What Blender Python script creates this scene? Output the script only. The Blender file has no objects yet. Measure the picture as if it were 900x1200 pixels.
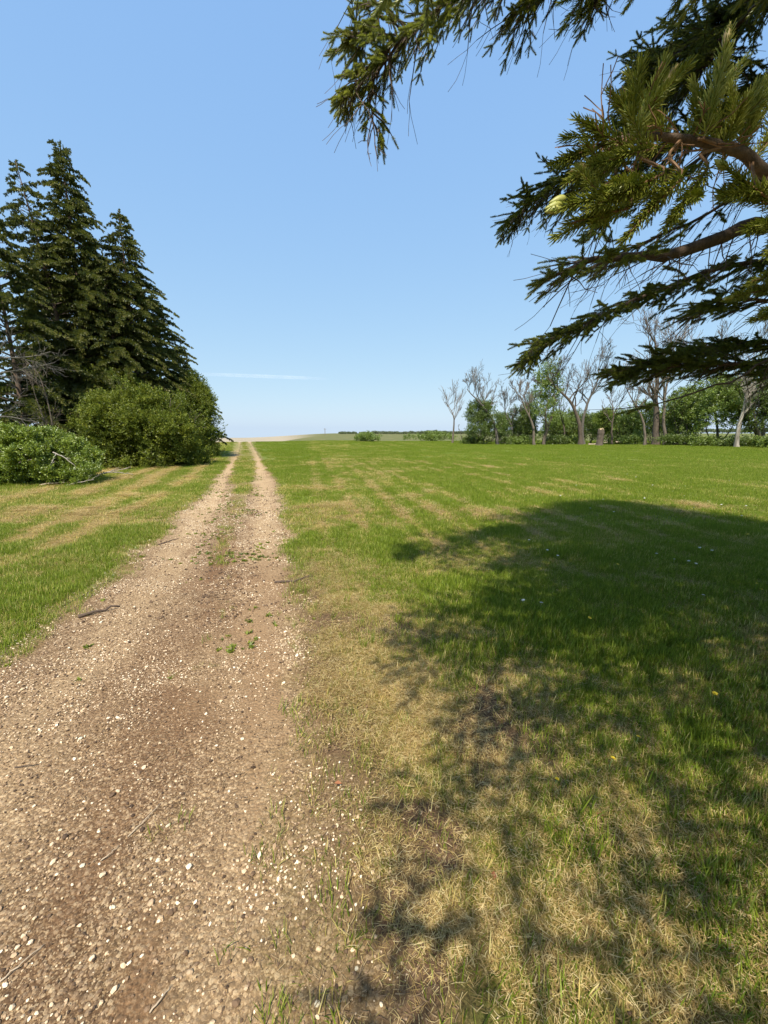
import bpy, math, random
import numpy as np
from mathutils import Vector, Matrix

R = math.radians
random.seed(7)
rng = np.random.default_rng(11)
scene = bpy.context.scene
col = scene.collection

# ------------------------------------------------------------------ camera, sky, sun, exposure
CAM = np.array((0.0, 0.0, 1.62))
PITCH = R(10.95)
FPX = 480.0                                  # focal length in pixels of a 900 x 1200 frame
cam = bpy.data.cameras.new('camera')
cam_ob = bpy.data.objects.new('camera', cam)
col.objects.link(cam_ob)
cam.sensor_fit = 'VERTICAL'
cam.sensor_height = 36.0
cam.lens = FPX / 1200.0 * 36.0
cam.clip_start = 0.02
cam.clip_end = 60000
cam_ob.location = CAM
cam_ob.rotation_euler = (R(90) - PITCH, 0, 0)
scene.camera = cam_ob

SUN_ELEV = R(56)
SUN_AZ = R(190)                              # compass style, clockwise from +Y: behind the camera
world = bpy.data.worlds.new('World')
scene.world = world
world.use_nodes = True
wn, wl = world.node_tree.nodes, world.node_tree.links
bg = wn['Background']
sky = wn.new('ShaderNodeTexSky')
sky.sky_type = 'NISHITA'
sky.sun_disc = False
sky.sun_elevation = SUN_ELEV
sky.sun_rotation = SUN_AZ
sky.altitude = 500
sky.air_density = 1.0
sky.dust_density = 1.2
sky.ozone_density = 2.2
SKY_STRENGTH, EXPOSURE = 0.13, 0.6
# smoke-paled summer sky: each channel of the sky is compressed the same way in every direction
_tc, _sv, _cv, _mxz = wn.new('ShaderNodeTexCoord'), wn.new('ShaderNodeSeparateXYZ'), wn.new('ShaderNodeCombineXYZ'), wn.new('ShaderNodeMath')
_mxz.operation = 'MAXIMUM'                   # the horizon's own colour goes on below it
_mxz.inputs[1].default_value = .012
wl.new(_tc.outputs['Generated'], _sv.inputs[0])
wl.new(_sv.outputs[0], _cv.inputs[0])
wl.new(_sv.outputs[1], _cv.inputs[1])
wl.new(_sv.outputs[2], _mxz.inputs[0])
wl.new(_mxz.outputs[0], _cv.inputs[2])
wl.new(_cv.outputs[0], sky.inputs[0])
_sp, _cb = wn.new('ShaderNodeSeparateColor'), wn.new('ShaderNodeCombineColor')
wl.new(sky.outputs[0], _sp.inputs[0])
for _i, (_k, _g) in enumerate(((.72, .46), (.84, .33), (.97, .11))):
    _m1, _m2, _m3 = (wn.new('ShaderNodeMath') for _ in range(3))
    _m1.operation, _m2.operation, _m3.operation = 'MULTIPLY', 'POWER', 'MULTIPLY'
    _m1.inputs[1].default_value = .155
    _m2.inputs[1].default_value = _g
    _m3.inputs[1].default_value = _k / (SKY_STRENGTH * 2 ** EXPOSURE)
    wl.new(_sp.outputs[_i], _m1.inputs[0])
    wl.new(_m1.outputs[0], _m2.inputs[0])
    wl.new(_m2.outputs[0], _m3.inputs[0])
    wl.new(_m3.outputs[0], _cb.inputs[_i])
wl.new(_cb.outputs[0], bg.inputs[0])
bg.inputs[1].default_value = SKY_STRENGTH

sun = bpy.data.lights.new('sun', 'SUN')
sun.energy = 5.0
sun.angle = R(0.7)
sun.color = (1.0, 0.91, 0.74)
sun_ob = bpy.data.objects.new('sun', sun)
col.objects.link(sun_ob)
sd = Vector((math.sin(SUN_AZ) * math.cos(SUN_ELEV), math.cos(SUN_AZ) * math.cos(SUN_ELEV), math.sin(SUN_ELEV)))
sun_ob.rotation_euler = sd.to_track_quat('Z', 'Y').to_euler()
sun_ob.location = (0, -5, 20)

vs = scene.view_settings
vs.view_transform = 'Standard'
vs.look = 'None'
vs.gamma = 1.0
vs.use_curve_mapping = False
vs.exposure = EXPOSURE
scene.render.engine = 'CYCLES'
scene.cycles.max_bounces = 6
scene.cycles.transparent_max_bounces = 8


def ray(px, py):
    a, b = (px - 450.0) / FPX, (600.0 - py) / FPX
    return np.array((a, math.cos(PITCH) + b * math.sin(PITCH), -math.sin(PITCH) + b * math.cos(PITCH)))


def P(px, py, depth):
    return CAM + ray(px, py) * depth


def G(px, py):
    """the point of level ground seen in that direction"""
    d = ray(px, py)
    k = -CAM[2] / d[2]
    p = CAM + d * k
    return np.array((p[0], p[1], 0.0))


# ------------------------------------------------------------------ noise and fields
def _h(ix, iy, s):
    n = (ix.astype(np.int64) * 374761393 + iy.astype(np.int64) * 668265263 + s * 974634777) & 0xFFFFFFFF
    n = ((n ^ (n >> 13)) * 1274126177) & 0xFFFFFFFF
    n = (n ^ (n >> 16)) & 0xFFFFFFFF
    return n / 4294967295.0


def noise(x, y, scale, seed=0):
    x = np.asarray(x, float) * scale
    y = np.asarray(y, float) * scale
    ix, iy = np.floor(x), np.floor(y)
    fx, fy = x - ix, y - iy
    fx, fy = fx * fx * (3 - 2 * fx), fy * fy * (3 - 2 * fy)
    a, b = _h(ix, iy, seed), _h(ix + 1, iy, seed)
    c, d = _h(ix, iy + 1, seed), _h(ix + 1, iy + 1, seed)
    return (a * (1 - fx) + b * fx) * (1 - fy) + (c * (1 - fx) + d * fx) * fy


def fbm(x, y, scale, seed=0, octv=4):
    v, amp, t = 0.0, 1.0, 0.0
    for k in range(octv):
        v = v + amp * noise(x, y, scale * 2 ** k, seed + k * 17)
        t += amp
        amp *= 0.55
    return v / t


def sm(x, a, b):
    t = np.clip((np.asarray(x, float) - a) / (b - a), 0, 1)
    return t * t * (3 - 2 * t)


ROAD_AZ = R(-18.6)
RS, RC = math.sin(ROAD_AZ), math.cos(ROAD_AZ)
MOW_AZ = R(-10.5)
MS, MC = math.sin(MOW_AZ), math.cos(MOW_AZ)


def road_uv(x, y):
    return x * RC - y * RS, x * RS + y * RC   # u across to the right, t along


TT = [-2, 0, 1.5, 3, 5, 8, 14, 24, 60, 110]


def fields(x, y):
    """gravel cover, bare brown soil, dryness of the grass, wheel track, road distance"""
    x, y = np.asarray(x, float), np.asarray(y, float)
    u, t = road_uv(x, y)
    wob = (fbm(x, y, 1.1, 3, 3) - .5) * .55 + (noise(x, y, 7, 5) - .5) * .16
    wob = wob * (1 - .6 * sm(t, 8, 24))
    uu = u + wob
    Lo = np.interp(t, TT, [-3.2, -2.8, -2.3, -1.95, -1.7, -1.45, -1.13, -.95, -.9, -.9])
    Li = np.interp(t, TT, [-.4, -.4, -.4, -.4, -.4, -.45, -.42, -.5, -.5, -.5])
    Ri = np.interp(t, TT, [-.3, -.3, -.3, -.3, -.3, -.15, .2, .5, .5, .5])
    Ro = np.interp(t, TT, [.22, .22, .25, .36, .62, .82, 1.0, .98, .98, .98])
    soft = np.interp(t, TT, [.24, .24, .24, .26, .30, .30, .2, .12, .1, .1])
    outer = sm(uu, Lo - soft, Lo + soft) * (1 - sm(uu, Ro - soft, Ro + soft))
    mid = sm(uu, Li - .12, Li + .12) * (1 - sm(uu, Ri - .12, Ri + .12))
    mcov = np.interp(t, [0, 4, 8, 11, 14, 24], [0, .04, .25, .5, .8, 1.0])
    patch = sm(fbm(x, y, 1.7, 21, 3), .42, .62)
    midg = mid * np.clip(mcov * (0.72 + .5 * patch), 0, 1)
    gravel = outer * (1 - midg)
    lane = np.exp(-((uu - np.interp(t, [3, 8, 24], [-1.15, -.95, -.72])) / .3) ** 2)
    lane = np.maximum(lane, np.exp(-((uu - np.interp(t, [3, 8, 24], [.0, .35, .75])) / .3) ** 2)) * outer
    # right of the gravel: brown litter, then dry thatch, then green
    ru = uu - Ro
    litter = sm(ru, -.2, .02) * (1 - sm(ru, .18, .55)) * (1 - sm(t, 3.2, 7))
    spots = sm(fbm(x, y, 1.5, 41, 3), .58, .68) * sm(ru, 0, .3) * (1 - sm(ru, .9, 2.0)) * (1 - sm(t, 2.5, 5.5))
    for (sx_, sy_, sr_) in ((505, 965, .16), (468, 1072, .10), (405, 868, .13), (520, 1010, .10)):
        c_ = G(sx_, sy_)
        spots = spots + sm(np.exp(-((x - c_[0]) ** 2 + (y - c_[1]) ** 2) / sr_ ** 2) * (.6 + noise(x, y, 9, 45)), .35, .7)
    soil = np.clip(litter * .8 + spots, 0, 1)
    right = sm(ru, -.1, .2)
    near = 1 - sm(t, 3.0, 11)
    n1 = fbm(x, y, 1.0, 51, 4)
    n2 = fbm(x, y, .33, 61, 3)
    n3 = fbm(x, y, 3.6, 55, 3)
    dR = (.48 - .44 * sm(ru, .3, 2.4)) * (.55 + .45 * near) + .02 + .14 * (1 - sm(t, 1.3, 3))
    dR = dR * (1 - .4 * sm(t, 3.5, 7))
    dR = dR + (n1 - .5) * 1.0 + (n2 - .5) * .35 + (n3 - .5) * .7
    m = x * MC - y * MS
    streak = 0.0
    for k, (c, w, a) in enumerate(((.95, .12, .5), (1.5, .09, .35), (1.95, .13, .55), (2.8, .12, .4), (3.7, .14, .4), (4.8, .2, .3), (6.4, .25, .28), (8.4, .3, .22), (10.6, .3, .2), (13.5, .4, .18), (.3, .09, .4), (1.22, .07, .4), (2.35, .09, .4), (3.25, .1, .35), (4.25, .12, .35), (5.5, .16, .3), (7.3, .18, .28))):
        cc = c + (noise(x * 0 + c * 9, y, .12, 70 + k) - .5) * .35
        streak = streak + 2.4 * a * np.exp(-((m - cc) / (w * .8)) ** 2) * sm(fbm(x, y, .5, 80 + k, 2), .25, .55)
    dR = dR + streak * sm(y, 4, 8) * 1.0
    dR = dR + .55 * sm(fbm(x, y, .5, 91, 3), .62, .74) * np.exp(-((m - 1.0) / 1.2) ** 2)
    lu = Lo - uu
    dL = .30 + (n1 - .5) * .8 + (n2 - .5) * .3
    for c, w, a in ((1.1, .17, .9), (2.0, .2, 1.0), (3.1, .24, .9), (4.4, .28, .7)):
        cc = c + (noise(x * 0 + c * 5, y, .2, 33) - .5) * .5
        dL = dL + a * np.exp(-((lu - cc) / w) ** 2) * sm(fbm(x, y, .6, 95, 2), .25, .5)
    dL = dL - .3 * sm(lu, 4.5, 7)
    dM = .45 + (n1 - .5) * .9
    dry = np.where(ru > -.1, dR, np.where(lu > 0, dL, dM))
    dry = np.clip(dry, 0, 1)
    return gravel, soil, dry, lane, ru


def band(x, y):
    """darker brown drag lines that run along the track"""
    u, t = road_uv(np.asarray(x, float), np.asarray(y, float))
    w = (noise(x, y, .5, 301) - .5) * .3
    b = sm(noise((u + w) * 4.2, t * .45, 1, 303) * .6 + noise((u + w) * 11, t * 1.1, 1, 305) * .4, .52, .72)
    b = b * (.35 + .65 * sm(fbm(x, y, 1.3, 307, 3), .4, .6))
    b = np.maximum(b, .85 * sm(u, -1.0, -.4) * (1 - sm(u, .35, .6)) * sm(t, 1.6, 2.6) * (1 - sm(t, 4.0, 6.0)) * sm(fbm(x, y, 1.6, 309, 3), .38, .6))
    b = np.maximum(b, .9 * np.exp(-((u + .28 + w * .5) / .06) ** 2) * sm(t, 3.2, 5) * (1 - sm(t, 9, 14)))
    return np.clip(b, 0, 1)


def terrain(x, y):
    x, y = np.asarray(x, float), np.asarray(y, float)
    r = np.hypot(x, y)
    az = np.degrees(np.arctan2(x, y))
    u, t = road_uv(x, y)
    near = 1 - sm(r, 40, 80)
    z = (fbm(x, y, .5, 101, 3) - .5) * .05 + (noise(x, y, 5, 111) - .5) * .012 * (1 - sm(r, 10, 20))
    rut = -.035 * (np.exp(-((u + .8) / .25) ** 2) + np.exp(-((u - .6) / .28) ** 2)) * sm(t, 3, 9)
    z = (z + rut) * near
    w = (1 - sm(az, -19.5, -6)) * (y > 0)
    drop = -0.03 * (np.clip(r, 66, 400) - 66) - 0.0118 * (np.clip(r, 400, 9000) - 400)
    flat = -0.0012 * (np.clip(r, 60, 9000) - 60)
    z = z + w * drop + (1 - w) * flat
    z = z + (fbm(x, y, .045, 123, 3) - .45) * .7 * sm(r, 30, 66) * (1 - sm(r, 80, 160))
    z = z + (fbm(x, y, .02, 121, 3) - .5) * 1.2 * sm(r, 90, 220)
    return z


def tz(x, y):
    return float(terrain(np.array([x]), np.array([y]))[0])


# ------------------------------------------------------------------ mesh tools
class MB:
    """collects vertices and faces, builds one mesh"""
    def __init__(s):
        s.v, s.f, s.n, s.a = [], [], 0, []

    def add(s, verts, faces, attr=None):
        verts = np.asarray(verts, float).reshape(-1, 3)
        s.v.append(verts)
        s.f.extend([tuple(int(i) + s.n for i in f) for f in faces])
        s.a.append(np.full(len(verts), random.random() if attr is None else attr))
        s.n += len(verts)

    def quads(s, q, attr=None):
        """q: (n, k, 3) polygons with k corners each"""
        q = np.asarray(q, float)
        n, k = q.shape[:2]
        if n == 0:
            return
        s.v.append(q.reshape(-1, 3))
        idx = np.arange(n * k).reshape(n, k) + s.n
        s.f.extend(map(tuple, idx.tolist()))
        s.a.append(np.repeat(rng.random(n) if attr is None else attr, k))
        s.n += n * k

    def tube(s, pts, rad, sides=6, attr=None, cap=True):
        pts = np.asarray(pts, float)
        n = len(pts)
        rad = np.broadcast_to(np.asarray(rad, float), (n,))
        tan = np.gradient(pts, axis=0)
        tan /= np.linalg.norm(tan, axis=1)[:, None] + 1e-12
        ref = np.array((0, 0, 1.0)) if abs(tan[0][2]) < .8 else np.array((1.0, 0, 0))
        A = np.cross(tan, ref)
        A /= np.linalg.norm(A, axis=1)[:, None] + 1e-12
        B = np.cross(tan, A)
        th = np.linspace(0, 2 * math.pi, sides, endpoint=False)
        ring = pts[:, None, :] + rad[:, None, None] * (np.cos(th)[None, :, None] * A[:, None, :] + np.sin(th)[None, :, None] * B[:, None, :])
        faces = []
        for i in range(n - 1):
            for j in range(sides):
                k = (j + 1) % sides
                faces.append((i * sides + j, i * sides + k, (i + 1) * sides + k, (i + 1) * sides + j))
        if cap:
            faces.append(tuple(range(sides))[::-1])
            faces.append(tuple((n - 1) * sides + j for j in range(sides)))
        s.add(ring.reshape(-1, 3), faces, attr)

    def mesh(s, name, mat, smooth=False):
        me = bpy.data.meshes.new(name)
        V = np.concatenate(s.v) if s.v else np.zeros((0, 3))
        me.from_pydata(V.tolist(), [], s.f)
        if mat:
            me.materials.append(mat)
        at = me.attributes.new('rnd', 'FLOAT', 'POINT')
        at.data.foreach_set('value', np.concatenate(s.a).astype(np.float32) if s.a else [])
        if smooth:
            me.polygons.foreach_set('use_smooth', [True] * len(me.polygons))
        me.update()
        return me

    def obj(s, name, mat, parent=None, smooth=False, loc=None):
        me = s.mesh(name, mat, smooth)
        o = bpy.data.objects.new(name, me)
        col.objects.link(o)
        if loc is not None:
            me.transform(Matrix.Translation(-Vector(loc)))
            if parent is None:
                o.location = loc
        if parent is not None:
            o.parent = parent
        return o


def tag(o, label=None, cat=None, group=None, kind=None):
    if label:
        o['label'] = label
    if cat:
        o['category'] = cat
    if group:
        o['group'] = group
    if kind:
        o['kind'] = kind
    return o


def empty(name, loc, label, cat, group=None):
    o = bpy.data.objects.new(name, None)
    o.empty_display_size = .2
    o.location = Vector(loc)
    col.objects.link(o)
    return tag(o, label, cat, group)


def rel(parent, pts):
    return np.asarray(pts, float) - np.array(parent.location)


def smooth_path(pts, n):
    """Catmull-Rom through pts, n samples"""
    p = np.asarray(pts, float)
    p = np.vstack((2 * p[0] - p[1], p, 2 * p[-1] - p[-2]))
    m = len(p) - 3
    out = []
    for s_ in np.linspace(0, m - 1e-6, n):
        i = int(s_)
        f = s_ - i
        a, b, c, d = p[i], p[i + 1], p[i + 2], p[i + 3]
        out.append(.5 * ((2 * b) + (-a + c) * f + (2 * a - 5 * b + 4 * c - d) * f * f + (-a + 3 * b - 3 * c + d) * f ** 3))
    return np.array(out)


# ------------------------------------------------------------------ materials
def mat_new(name):
    m = bpy.data.materials.new(name)
    m.use_nodes = True
    nt = m.node_tree
    nt.nodes.clear()
    return m, nt.nodes, nt.links


def ramp(N, stops):
    r = N.new('ShaderNodeValToRGB')
    e = r.color_ramp.elements
    while len(e) < len(stops):
        e.new(.5)
    for k, (p, c) in enumerate(stops):
        e[k].position = p
        e[k].color = (*c, 1)
    return r


def attr(N, name, kind='GEOMETRY'):
    a = N.new('ShaderNodeAttribute')
    a.attribute_type = kind
    a.attribute_name = name
    return a


def math_node(N, L, op, a, b=None, clamp=False):
    m = N.new('ShaderNodeMath')
    m.operation = op
    m.use_clamp = clamp
    for i, v in enumerate((a, b)):
        if v is None:
            continue
        if isinstance(v, (int, float)):
            m.inputs[i].default_value = v
        else:
            L.new(v, m.inputs[i])
    return m.outputs[0]


def mixc(N, L, f, a, b, mode='MIX'):
    m = N.new('ShaderNodeMix')
    m.data_type = 'RGBA'
    m.blend_type = mode
    for i, v in ((0, f), (6, a), (7, b)):
        if isinstance(v, (int, float)):
            m.inputs[i].default_value = v
        elif isinstance(v, tuple):
            m.inputs[i].default_value = (*v, 1)
        else:
            L.new(v, m.inputs[i])
    return m.outputs[2]


def noise_tex(N, L, vec, scale, detail=3, rough=.55):
    n = N.new('ShaderNodeTexNoise')
    n.inputs['Scale'].default_value = scale
    n.inputs['Detail'].default_value = detail
    n.inputs['Roughness'].default_value = rough
    if vec is not None:
        L.new(vec, n.inputs['Vector'])
    return n


def leaf_mat(name, stops, transl=.35, gloss=.06, inst=True, tint_stops=None):
    """thin foliage: colour from a random value per leaf and per instance; light passes through"""
    m, N, L = mat_new(name)
    out = N.new('ShaderNodeOutputMaterial')
    a = attr(N, 'rnd')
    f = a.outputs['Fac']
    if inst:
        b = attr(N, 'tint', 'INSTANCER')
        f = math_node(N, L, 'ADD', math_node(N, L, 'MULTIPLY', f, .45), math_node(N, L, 'MULTIPLY', b.outputs['Fac'], .55))
    rp = ramp(N, stops)
    L.new(f, rp.inputs[0])
    c = rp.outputs[0]
    d = N.new('ShaderNodeBsdfDiffuse')
    t = N.new('ShaderNodeBsdfTranslucent')
    L.new(c, d.inputs[0])
    tc = mixc(N, L, .5, c, (.30, .34, .04), 'MIX')
    L.new(tc, t.inputs[0])
    mx = N.new('ShaderNodeMixShader')
    mx.inputs[0].default_value = transl
    L.new(d.outputs[0], mx.inputs[1])
    L.new(t.outputs[0], mx.inputs[2])
    g = N.new('ShaderNodeBsdfGlossy')
    g.inputs['Roughness'].default_value = .45
    g.inputs[0].default_value = (.8, .85, .8, 1)
    m2 = N.new('ShaderNodeMixShader')
    m2.inputs[0].default_value = gloss
    L.new(mx.outputs[0], m2.inputs[1])
    L.new(g.outputs[0], m2.inputs[2])
    L.new(m2.outputs[0], out.inputs[0])
    return m


def grass_mat(name, green, straw, bias=0.0):
    m, N, L = mat_new(name)
    out = N.new('ShaderNodeOutputMaterial')
    a = attr(N, 'rnd')
    b = attr(N, 'tint', 'INSTANCER')
    # the share of straw blades in a tuft follows its dryness
    k = math_node(N, L, 'MULTIPLY', math_node(N, L, 'SUBTRACT', math_node(N, L, 'ADD', b.outputs['Fac'], bias), a.outputs['Fac']), 2.6)
    k = math_node(N, L, 'ADD', k, .5, True)
    wn_ = N.new('ShaderNodeTexWhiteNoise')
    wn_.noise_dimensions = '1D'
    L.new(a.outputs['Fac'], wn_.inputs['W'])
    rg = ramp(N, green)
    rs = ramp(N, straw)
    L.new(wn_.outputs['Value'], rg.inputs[0])
    L.new(wn_.outputs['Value'], rs.inputs[0])
    c = mixc(N, L, k, rg.outputs[0], rs.outputs[0])
    d = N.new('ShaderNodeBsdfDiffuse')
    t = N.new('ShaderNodeBsdfTranslucent')
    L.new(c, d.inputs[0])
    L.new(c, t.inputs[0])
    mx = N.new('ShaderNodeMixShader')
    mx.inputs[0].default_value = .42
    L.new(d.outputs[0], mx.inputs[1])
    L.new(t.outputs[0], mx.inputs[2])
    g = N.new('ShaderNodeBsdfGlossy')
    g.inputs['Roughness'].default_value = .5
    m2 = N.new('ShaderNodeMixShader')
    m2.inputs[0].default_value = .02
    L.new(mx.outputs[0], m2.inputs[1])
    L.new(g.outputs[0], m2.inputs[2])
    L.new(m2.outputs[0], out.inputs[0])
    return m


def bark_mat(name, c1, c2, scale=6, bump=.5):
    m, N, L = mat_new(name)
    out = N.new('ShaderNodeOutputMaterial')
    p = N.new('ShaderNodeBsdfPrincipled')
    tc = N.new('ShaderNodeTexCoord')
    mp = N.new('ShaderNodeMapping')
    mp.inputs['Scale'].default_value = (1, 1, .22)
    L.new(tc.outputs['Object'], mp.inputs[0])
    n = noise_tex(N, L, mp.outputs[0], scale, 6, .7)
    rp = ramp(N, [(.32, c1), (.68, c2)])
    L.new(n.outputs['Fac'], rp.inputs[0])
    L.new(rp.outputs[0], p.inputs['Base Color'])
    p.inputs['Roughness'].default_value = .9
    b = N.new('ShaderNodeBump')
    b.inputs['Strength'].default_value = bump
    b.inputs['Distance'].default_value = .02
    L.new(n.outputs['Fac'], b.inputs['Height'])
    L.new(b.outputs[0], p.inputs['Normal'])
    L.new(p.outputs[0], out.inputs[0])
    return m


def flat_mat(name, c, rough=.8, c2=None, scale=30):
    m, N, L = mat_new(name)
    out = N.new('ShaderNodeOutputMaterial')
    p = N.new('ShaderNodeBsdfPrincipled')
    tc = N.new('ShaderNodeTexCoord')
    n = noise_tex(N, L, tc.outputs['Object'], scale, 4)
    rp = ramp(N, [(.3, c), (.7, c2 or tuple(min(1, v * 1.35) for v in c))])
    L.new(n.outputs['Fac'], rp.inputs[0])
    L.new(rp.outputs[0], p.inputs['Base Color'])
    p.inputs['Roughness'].default_value = rough
    L.new(p.outputs[0], out.inputs[0])
    return m


def ground_mat():
    m, N, L = mat_new('ground_surface')
    out = N.new('ShaderNodeOutputMaterial')
    geo = N.new('ShaderNodeNewGeometry')
    pos = geo.outputs['Position']
    a1 = attr(N, 'cover')          # x gravel, y soil, z dryness
    sep = N.new('ShaderNodeSeparateXYZ')
    L.new(a1.outputs['Vector'], sep.inputs[0])
    a2 = attr(N, 'zone')           # x wheel lane, y rough field, z far tan field
    sep2 = N.new('ShaderNodeSeparateXYZ')
    L.new(a2.outputs['Vector'], sep2.inputs[0])
    # --- grass floor
    nf = noise_tex(N, L, pos, 95, 6, .8)
    nm = noise_tex(N, L, pos, 3.0, 5, .6)
    nh = noise_tex(N, L, pos, 24, 4, .7)
    green = ramp(N, [(.36, (.045, .06, .010)), (.5, (.105, .145, .016)), (.66, (.20, .24, .03))])
    L.new(nf.outputs['Fac'], green.inputs[0])
    straw = ramp(N, [(.36, (.085, .052, .02)), (.5, (.32, .225, .08)), (.66, (.62, .47, .20))])
    L.new(nf.outputs['Fac'], straw.inputs[0])
    dr = math_node(N, L, 'ADD', sep.outputs[2], math_node(N, L, 'MULTIPLY', math_node(N, L, 'SUBTRACT', nm.outputs['Fac'], .5), .5))
    dr = math_node(N, L, 'ADD', dr, math_node(N, L, 'MULTIPLY', math_node(N, L, 'SUBTRACT', nh.outputs['Fac'], .55), 1.8), True)
    gcol = mixc(N, L, dr, green.outputs[0], straw.outputs[0])
    soil = ramp(N, [(.36, (.045, .028, .018)), (.52, (.13, .08, .048)), (.68, (.27, .18, .105))])
    L.new(nf.outputs['Fac'], soil.inputs[0])
    gcol = mixc(N, L, sep.outputs[1], gcol, soil.outputs[0])
    # --- gravel: fines with stones bedded in them
    vo = N.new('ShaderNodeTexVoronoi')
    vo.inputs['Scale'].default_value = 62
    L.new(pos, vo.inputs['Vector'])
    vo2 = N.new('ShaderNodeTexVoronoi')
    vo2.inputs['Scale'].default_value = 210
    L.new(pos, vo2.inputs['Vector'])
    sepc = N.new('ShaderNodeSeparateColor')
    L.new(vo.outputs['Color'], sepc.inputs[0])
    stone = ramp(N, [(0, (.06, .034, .018)), (.4, (.165, .105, .063)), (.75, (.38, .27, .175)), (1, (.68, .52, .33))])
    L.new(sepc.outputs[0], stone.inputs[0])
    fines = ramp(N, [(.38, (.045, .023, .01)), (.60, (.17, .103, .06))])
    nb = noise_tex(N, L, pos, 9, 5, .65)
    L.new(nb.outputs['Fac'], fines.inputs[0])
    sepd = N.new('ShaderNodeSeparateColor')
    L.new(vo2.outputs['Color'], sepd.inputs[0])
    grit = ramp(N, [(0, (.04, .02, .01)), (.45, (.16, .092, .047)), (.8, (.42, .28, .15)), (1, (.68, .52, .33))])
    L.new(sepd.outputs[1], grit.inputs[0])
    fin2 = mixc(N, L, .6, fines.outputs[0], grit.outputs[0])
    fmask = math_node(N, L, 'LESS_THAN', vo.outputs['Distance'], .5)
    gr = mixc(N, L, math_node(N, L, 'MULTIPLY', fmask, .55), fin2, stone.outputs[0])
    bandn = attr(N, 'band')
    dk = ramp(N, [(.38, (.055, .027, .013)), (.60, (.24, .13, .066))])
    L.new(nf.outputs['Fac'], dk.inputs[0])
    gr = mixc(N, L, math_node(N, L, 'MULTIPLY', bandn.outputs['Fac'], .8), gr, dk.outputs[0])
    lanec = mixc(N, L, .42, gr, (.66, .48, .28))
    gr = mixc(N, L, sep2.outputs[0], gr, lanec)
    gcol = mixc(N, L, sep.outputs[0], gcol, gr)
    # --- rough field beyond the mown grass and the far tan stubble
    nr = noise_tex(N, L, pos, .35, 6, .7)
    rough = ramp(N, [(.35, (.065, .10, .025)), (.5, (.12, .125, .042)), (.65, (.19, .15, .068))])
    L.new(nr.outputs['Fac'], rough.inputs[0])
    gcol = mixc(N, L, sep2.outputs[1], gcol, rough.outputs[0])
    nt = noise_tex(N, L, pos, .004, 4, .6)
    tan = ramp(N, [(.35, (.28, .23, .165)), (.65, (.36, .31, .23))])
    L.new(nt.outputs['Fac'], tan.inputs[0])
    gcol = mixc(N, L, sep2.outputs[2], gcol, tan.outputs[0])
    p = N.new('ShaderNodeBsdfPrincipled')
    L.new(gcol, p.inputs['Base Color'])
    p.inputs['Roughness'].default_value = .95
    p.inputs['Specular IOR Level'].default_value = .2
    b = N.new('ShaderNodeBump')
    b.inputs['Strength'].default_value = .7
    b.inputs['Distance'].default_value = .012
    hgt = math_node(N, L, 'SUBTRACT', nf.outputs['Fac'], math_node(N, L, 'MULTIPLY', vo.outputs['Distance'], sep.outputs[0]))
    L.new(hgt, b.inputs['Height'])
    L.new(b.outputs[0], p.inputs['Normal'])
    L.new(p.outputs[0], out.inputs[0])
    return m


M = {}
M['ground'] = ground_mat()
GREEN = [(0, (.09, .14, .010)), (.5, (.18, .255, .016)), (1, (.30, .37, .04))]
STRAW = [(0, (.36, .25, .06)), (.5, (.64, .49, .15)), (1, (.84, .70, .33))]
M['grass'] = grass_mat('grass_blades', GREEN, STRAW, -.12)
M['straw'] = grass_mat('straw_blades', [(0, (.13, .12, .025)), (1, (.30, .28, .06))], [(0, (.15, .09, .035)), (.35, (.42, .29, .11)), (.7, (.68, .52, .24)), (1, (.84, .72, .42))], .3)
M['litter'] = grass_mat('litter_bits', [(0, (.12, .075, .045)), (1, (.28, .19, .11))], [(0, (.24, .15, .09)), (1, (.50, .38, .22))], 0)
M['needle_near'] = leaf_mat('spruce_needles_close', [(0, (.07, .10, .014)), (.45, (.22, .26, .03)), (1, (.46, .45, .11))], .42, .03)
M['needle'] = leaf_mat('spruce_needles', [(0, (.04, .06, .016)), (.45, (.125, .15, .028)), (.8, (.27, .28, .05)), (1, (.38, .33, .08))], .42, .05)
M['needle_far'] = leaf_mat('spruce_needles_row', [(0, (.025, .042, .014)), (.4, (.065, .085, .02)), (.75, (.16, .165, .035)), (1, (.22, .18, .06))], .3, .03)
M['bark'] = bark_mat('spruce_bark', (.045, .03, .022), (.15, .10, .07), 30, .8)
M['bark_pale'] = bark_mat('dead_grey_bark', (.05, .045, .04), (.145, .13, .115), 12)
M['bark_dark'] = bark_mat('dark_bark', (.07, .055, .045), (.19, .155, .125), 10)
M['bark_white'] = bark_mat('whitened_bark', (.09, .075, .06), (.44, .40, .35), 3)
M['bark_brown'] = bark_mat('brown_bark', (.045, .036, .029), (.13, .10, .078), 8)
M['twig'] = flat_mat('bare_twigs', (.07, .048, .036), .9)
M['twig_orange'] = flat_mat('young_spruce_twig', (.13, .07, .035), .75, (.24, .13, .06))
M['bud'] = flat_mat('bud_scales', (.33, .22, .09), .55, (.46, .36, .12), 160)
M['bud_green'] = flat_mat('opening_bud', (.22, .26, .05), .5, (.36, .34, .10), 160)
M['bush'] = leaf_mat('bush_leaves', [(0, (.035, .055, .008)), (.45, (.095, .13, .012)), (.75, (.20, .23, .022)), (1, (.33, .33, .05))], .33, .03)
M['bush_bright'] = leaf_mat('bright_bush_leaves', [(0, (.06, .10, .010)), (.5, (.16, .23, .016)), (1, (.33, .39, .045))], .35, .06)
M['leaf_dark'] = leaf_mat('dark_hedge_leaves', [(0, (.035, .06, .014)), (.5, (.075, .12, .02)), (1, (.16, .21, .04))], .33, .05)
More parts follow.
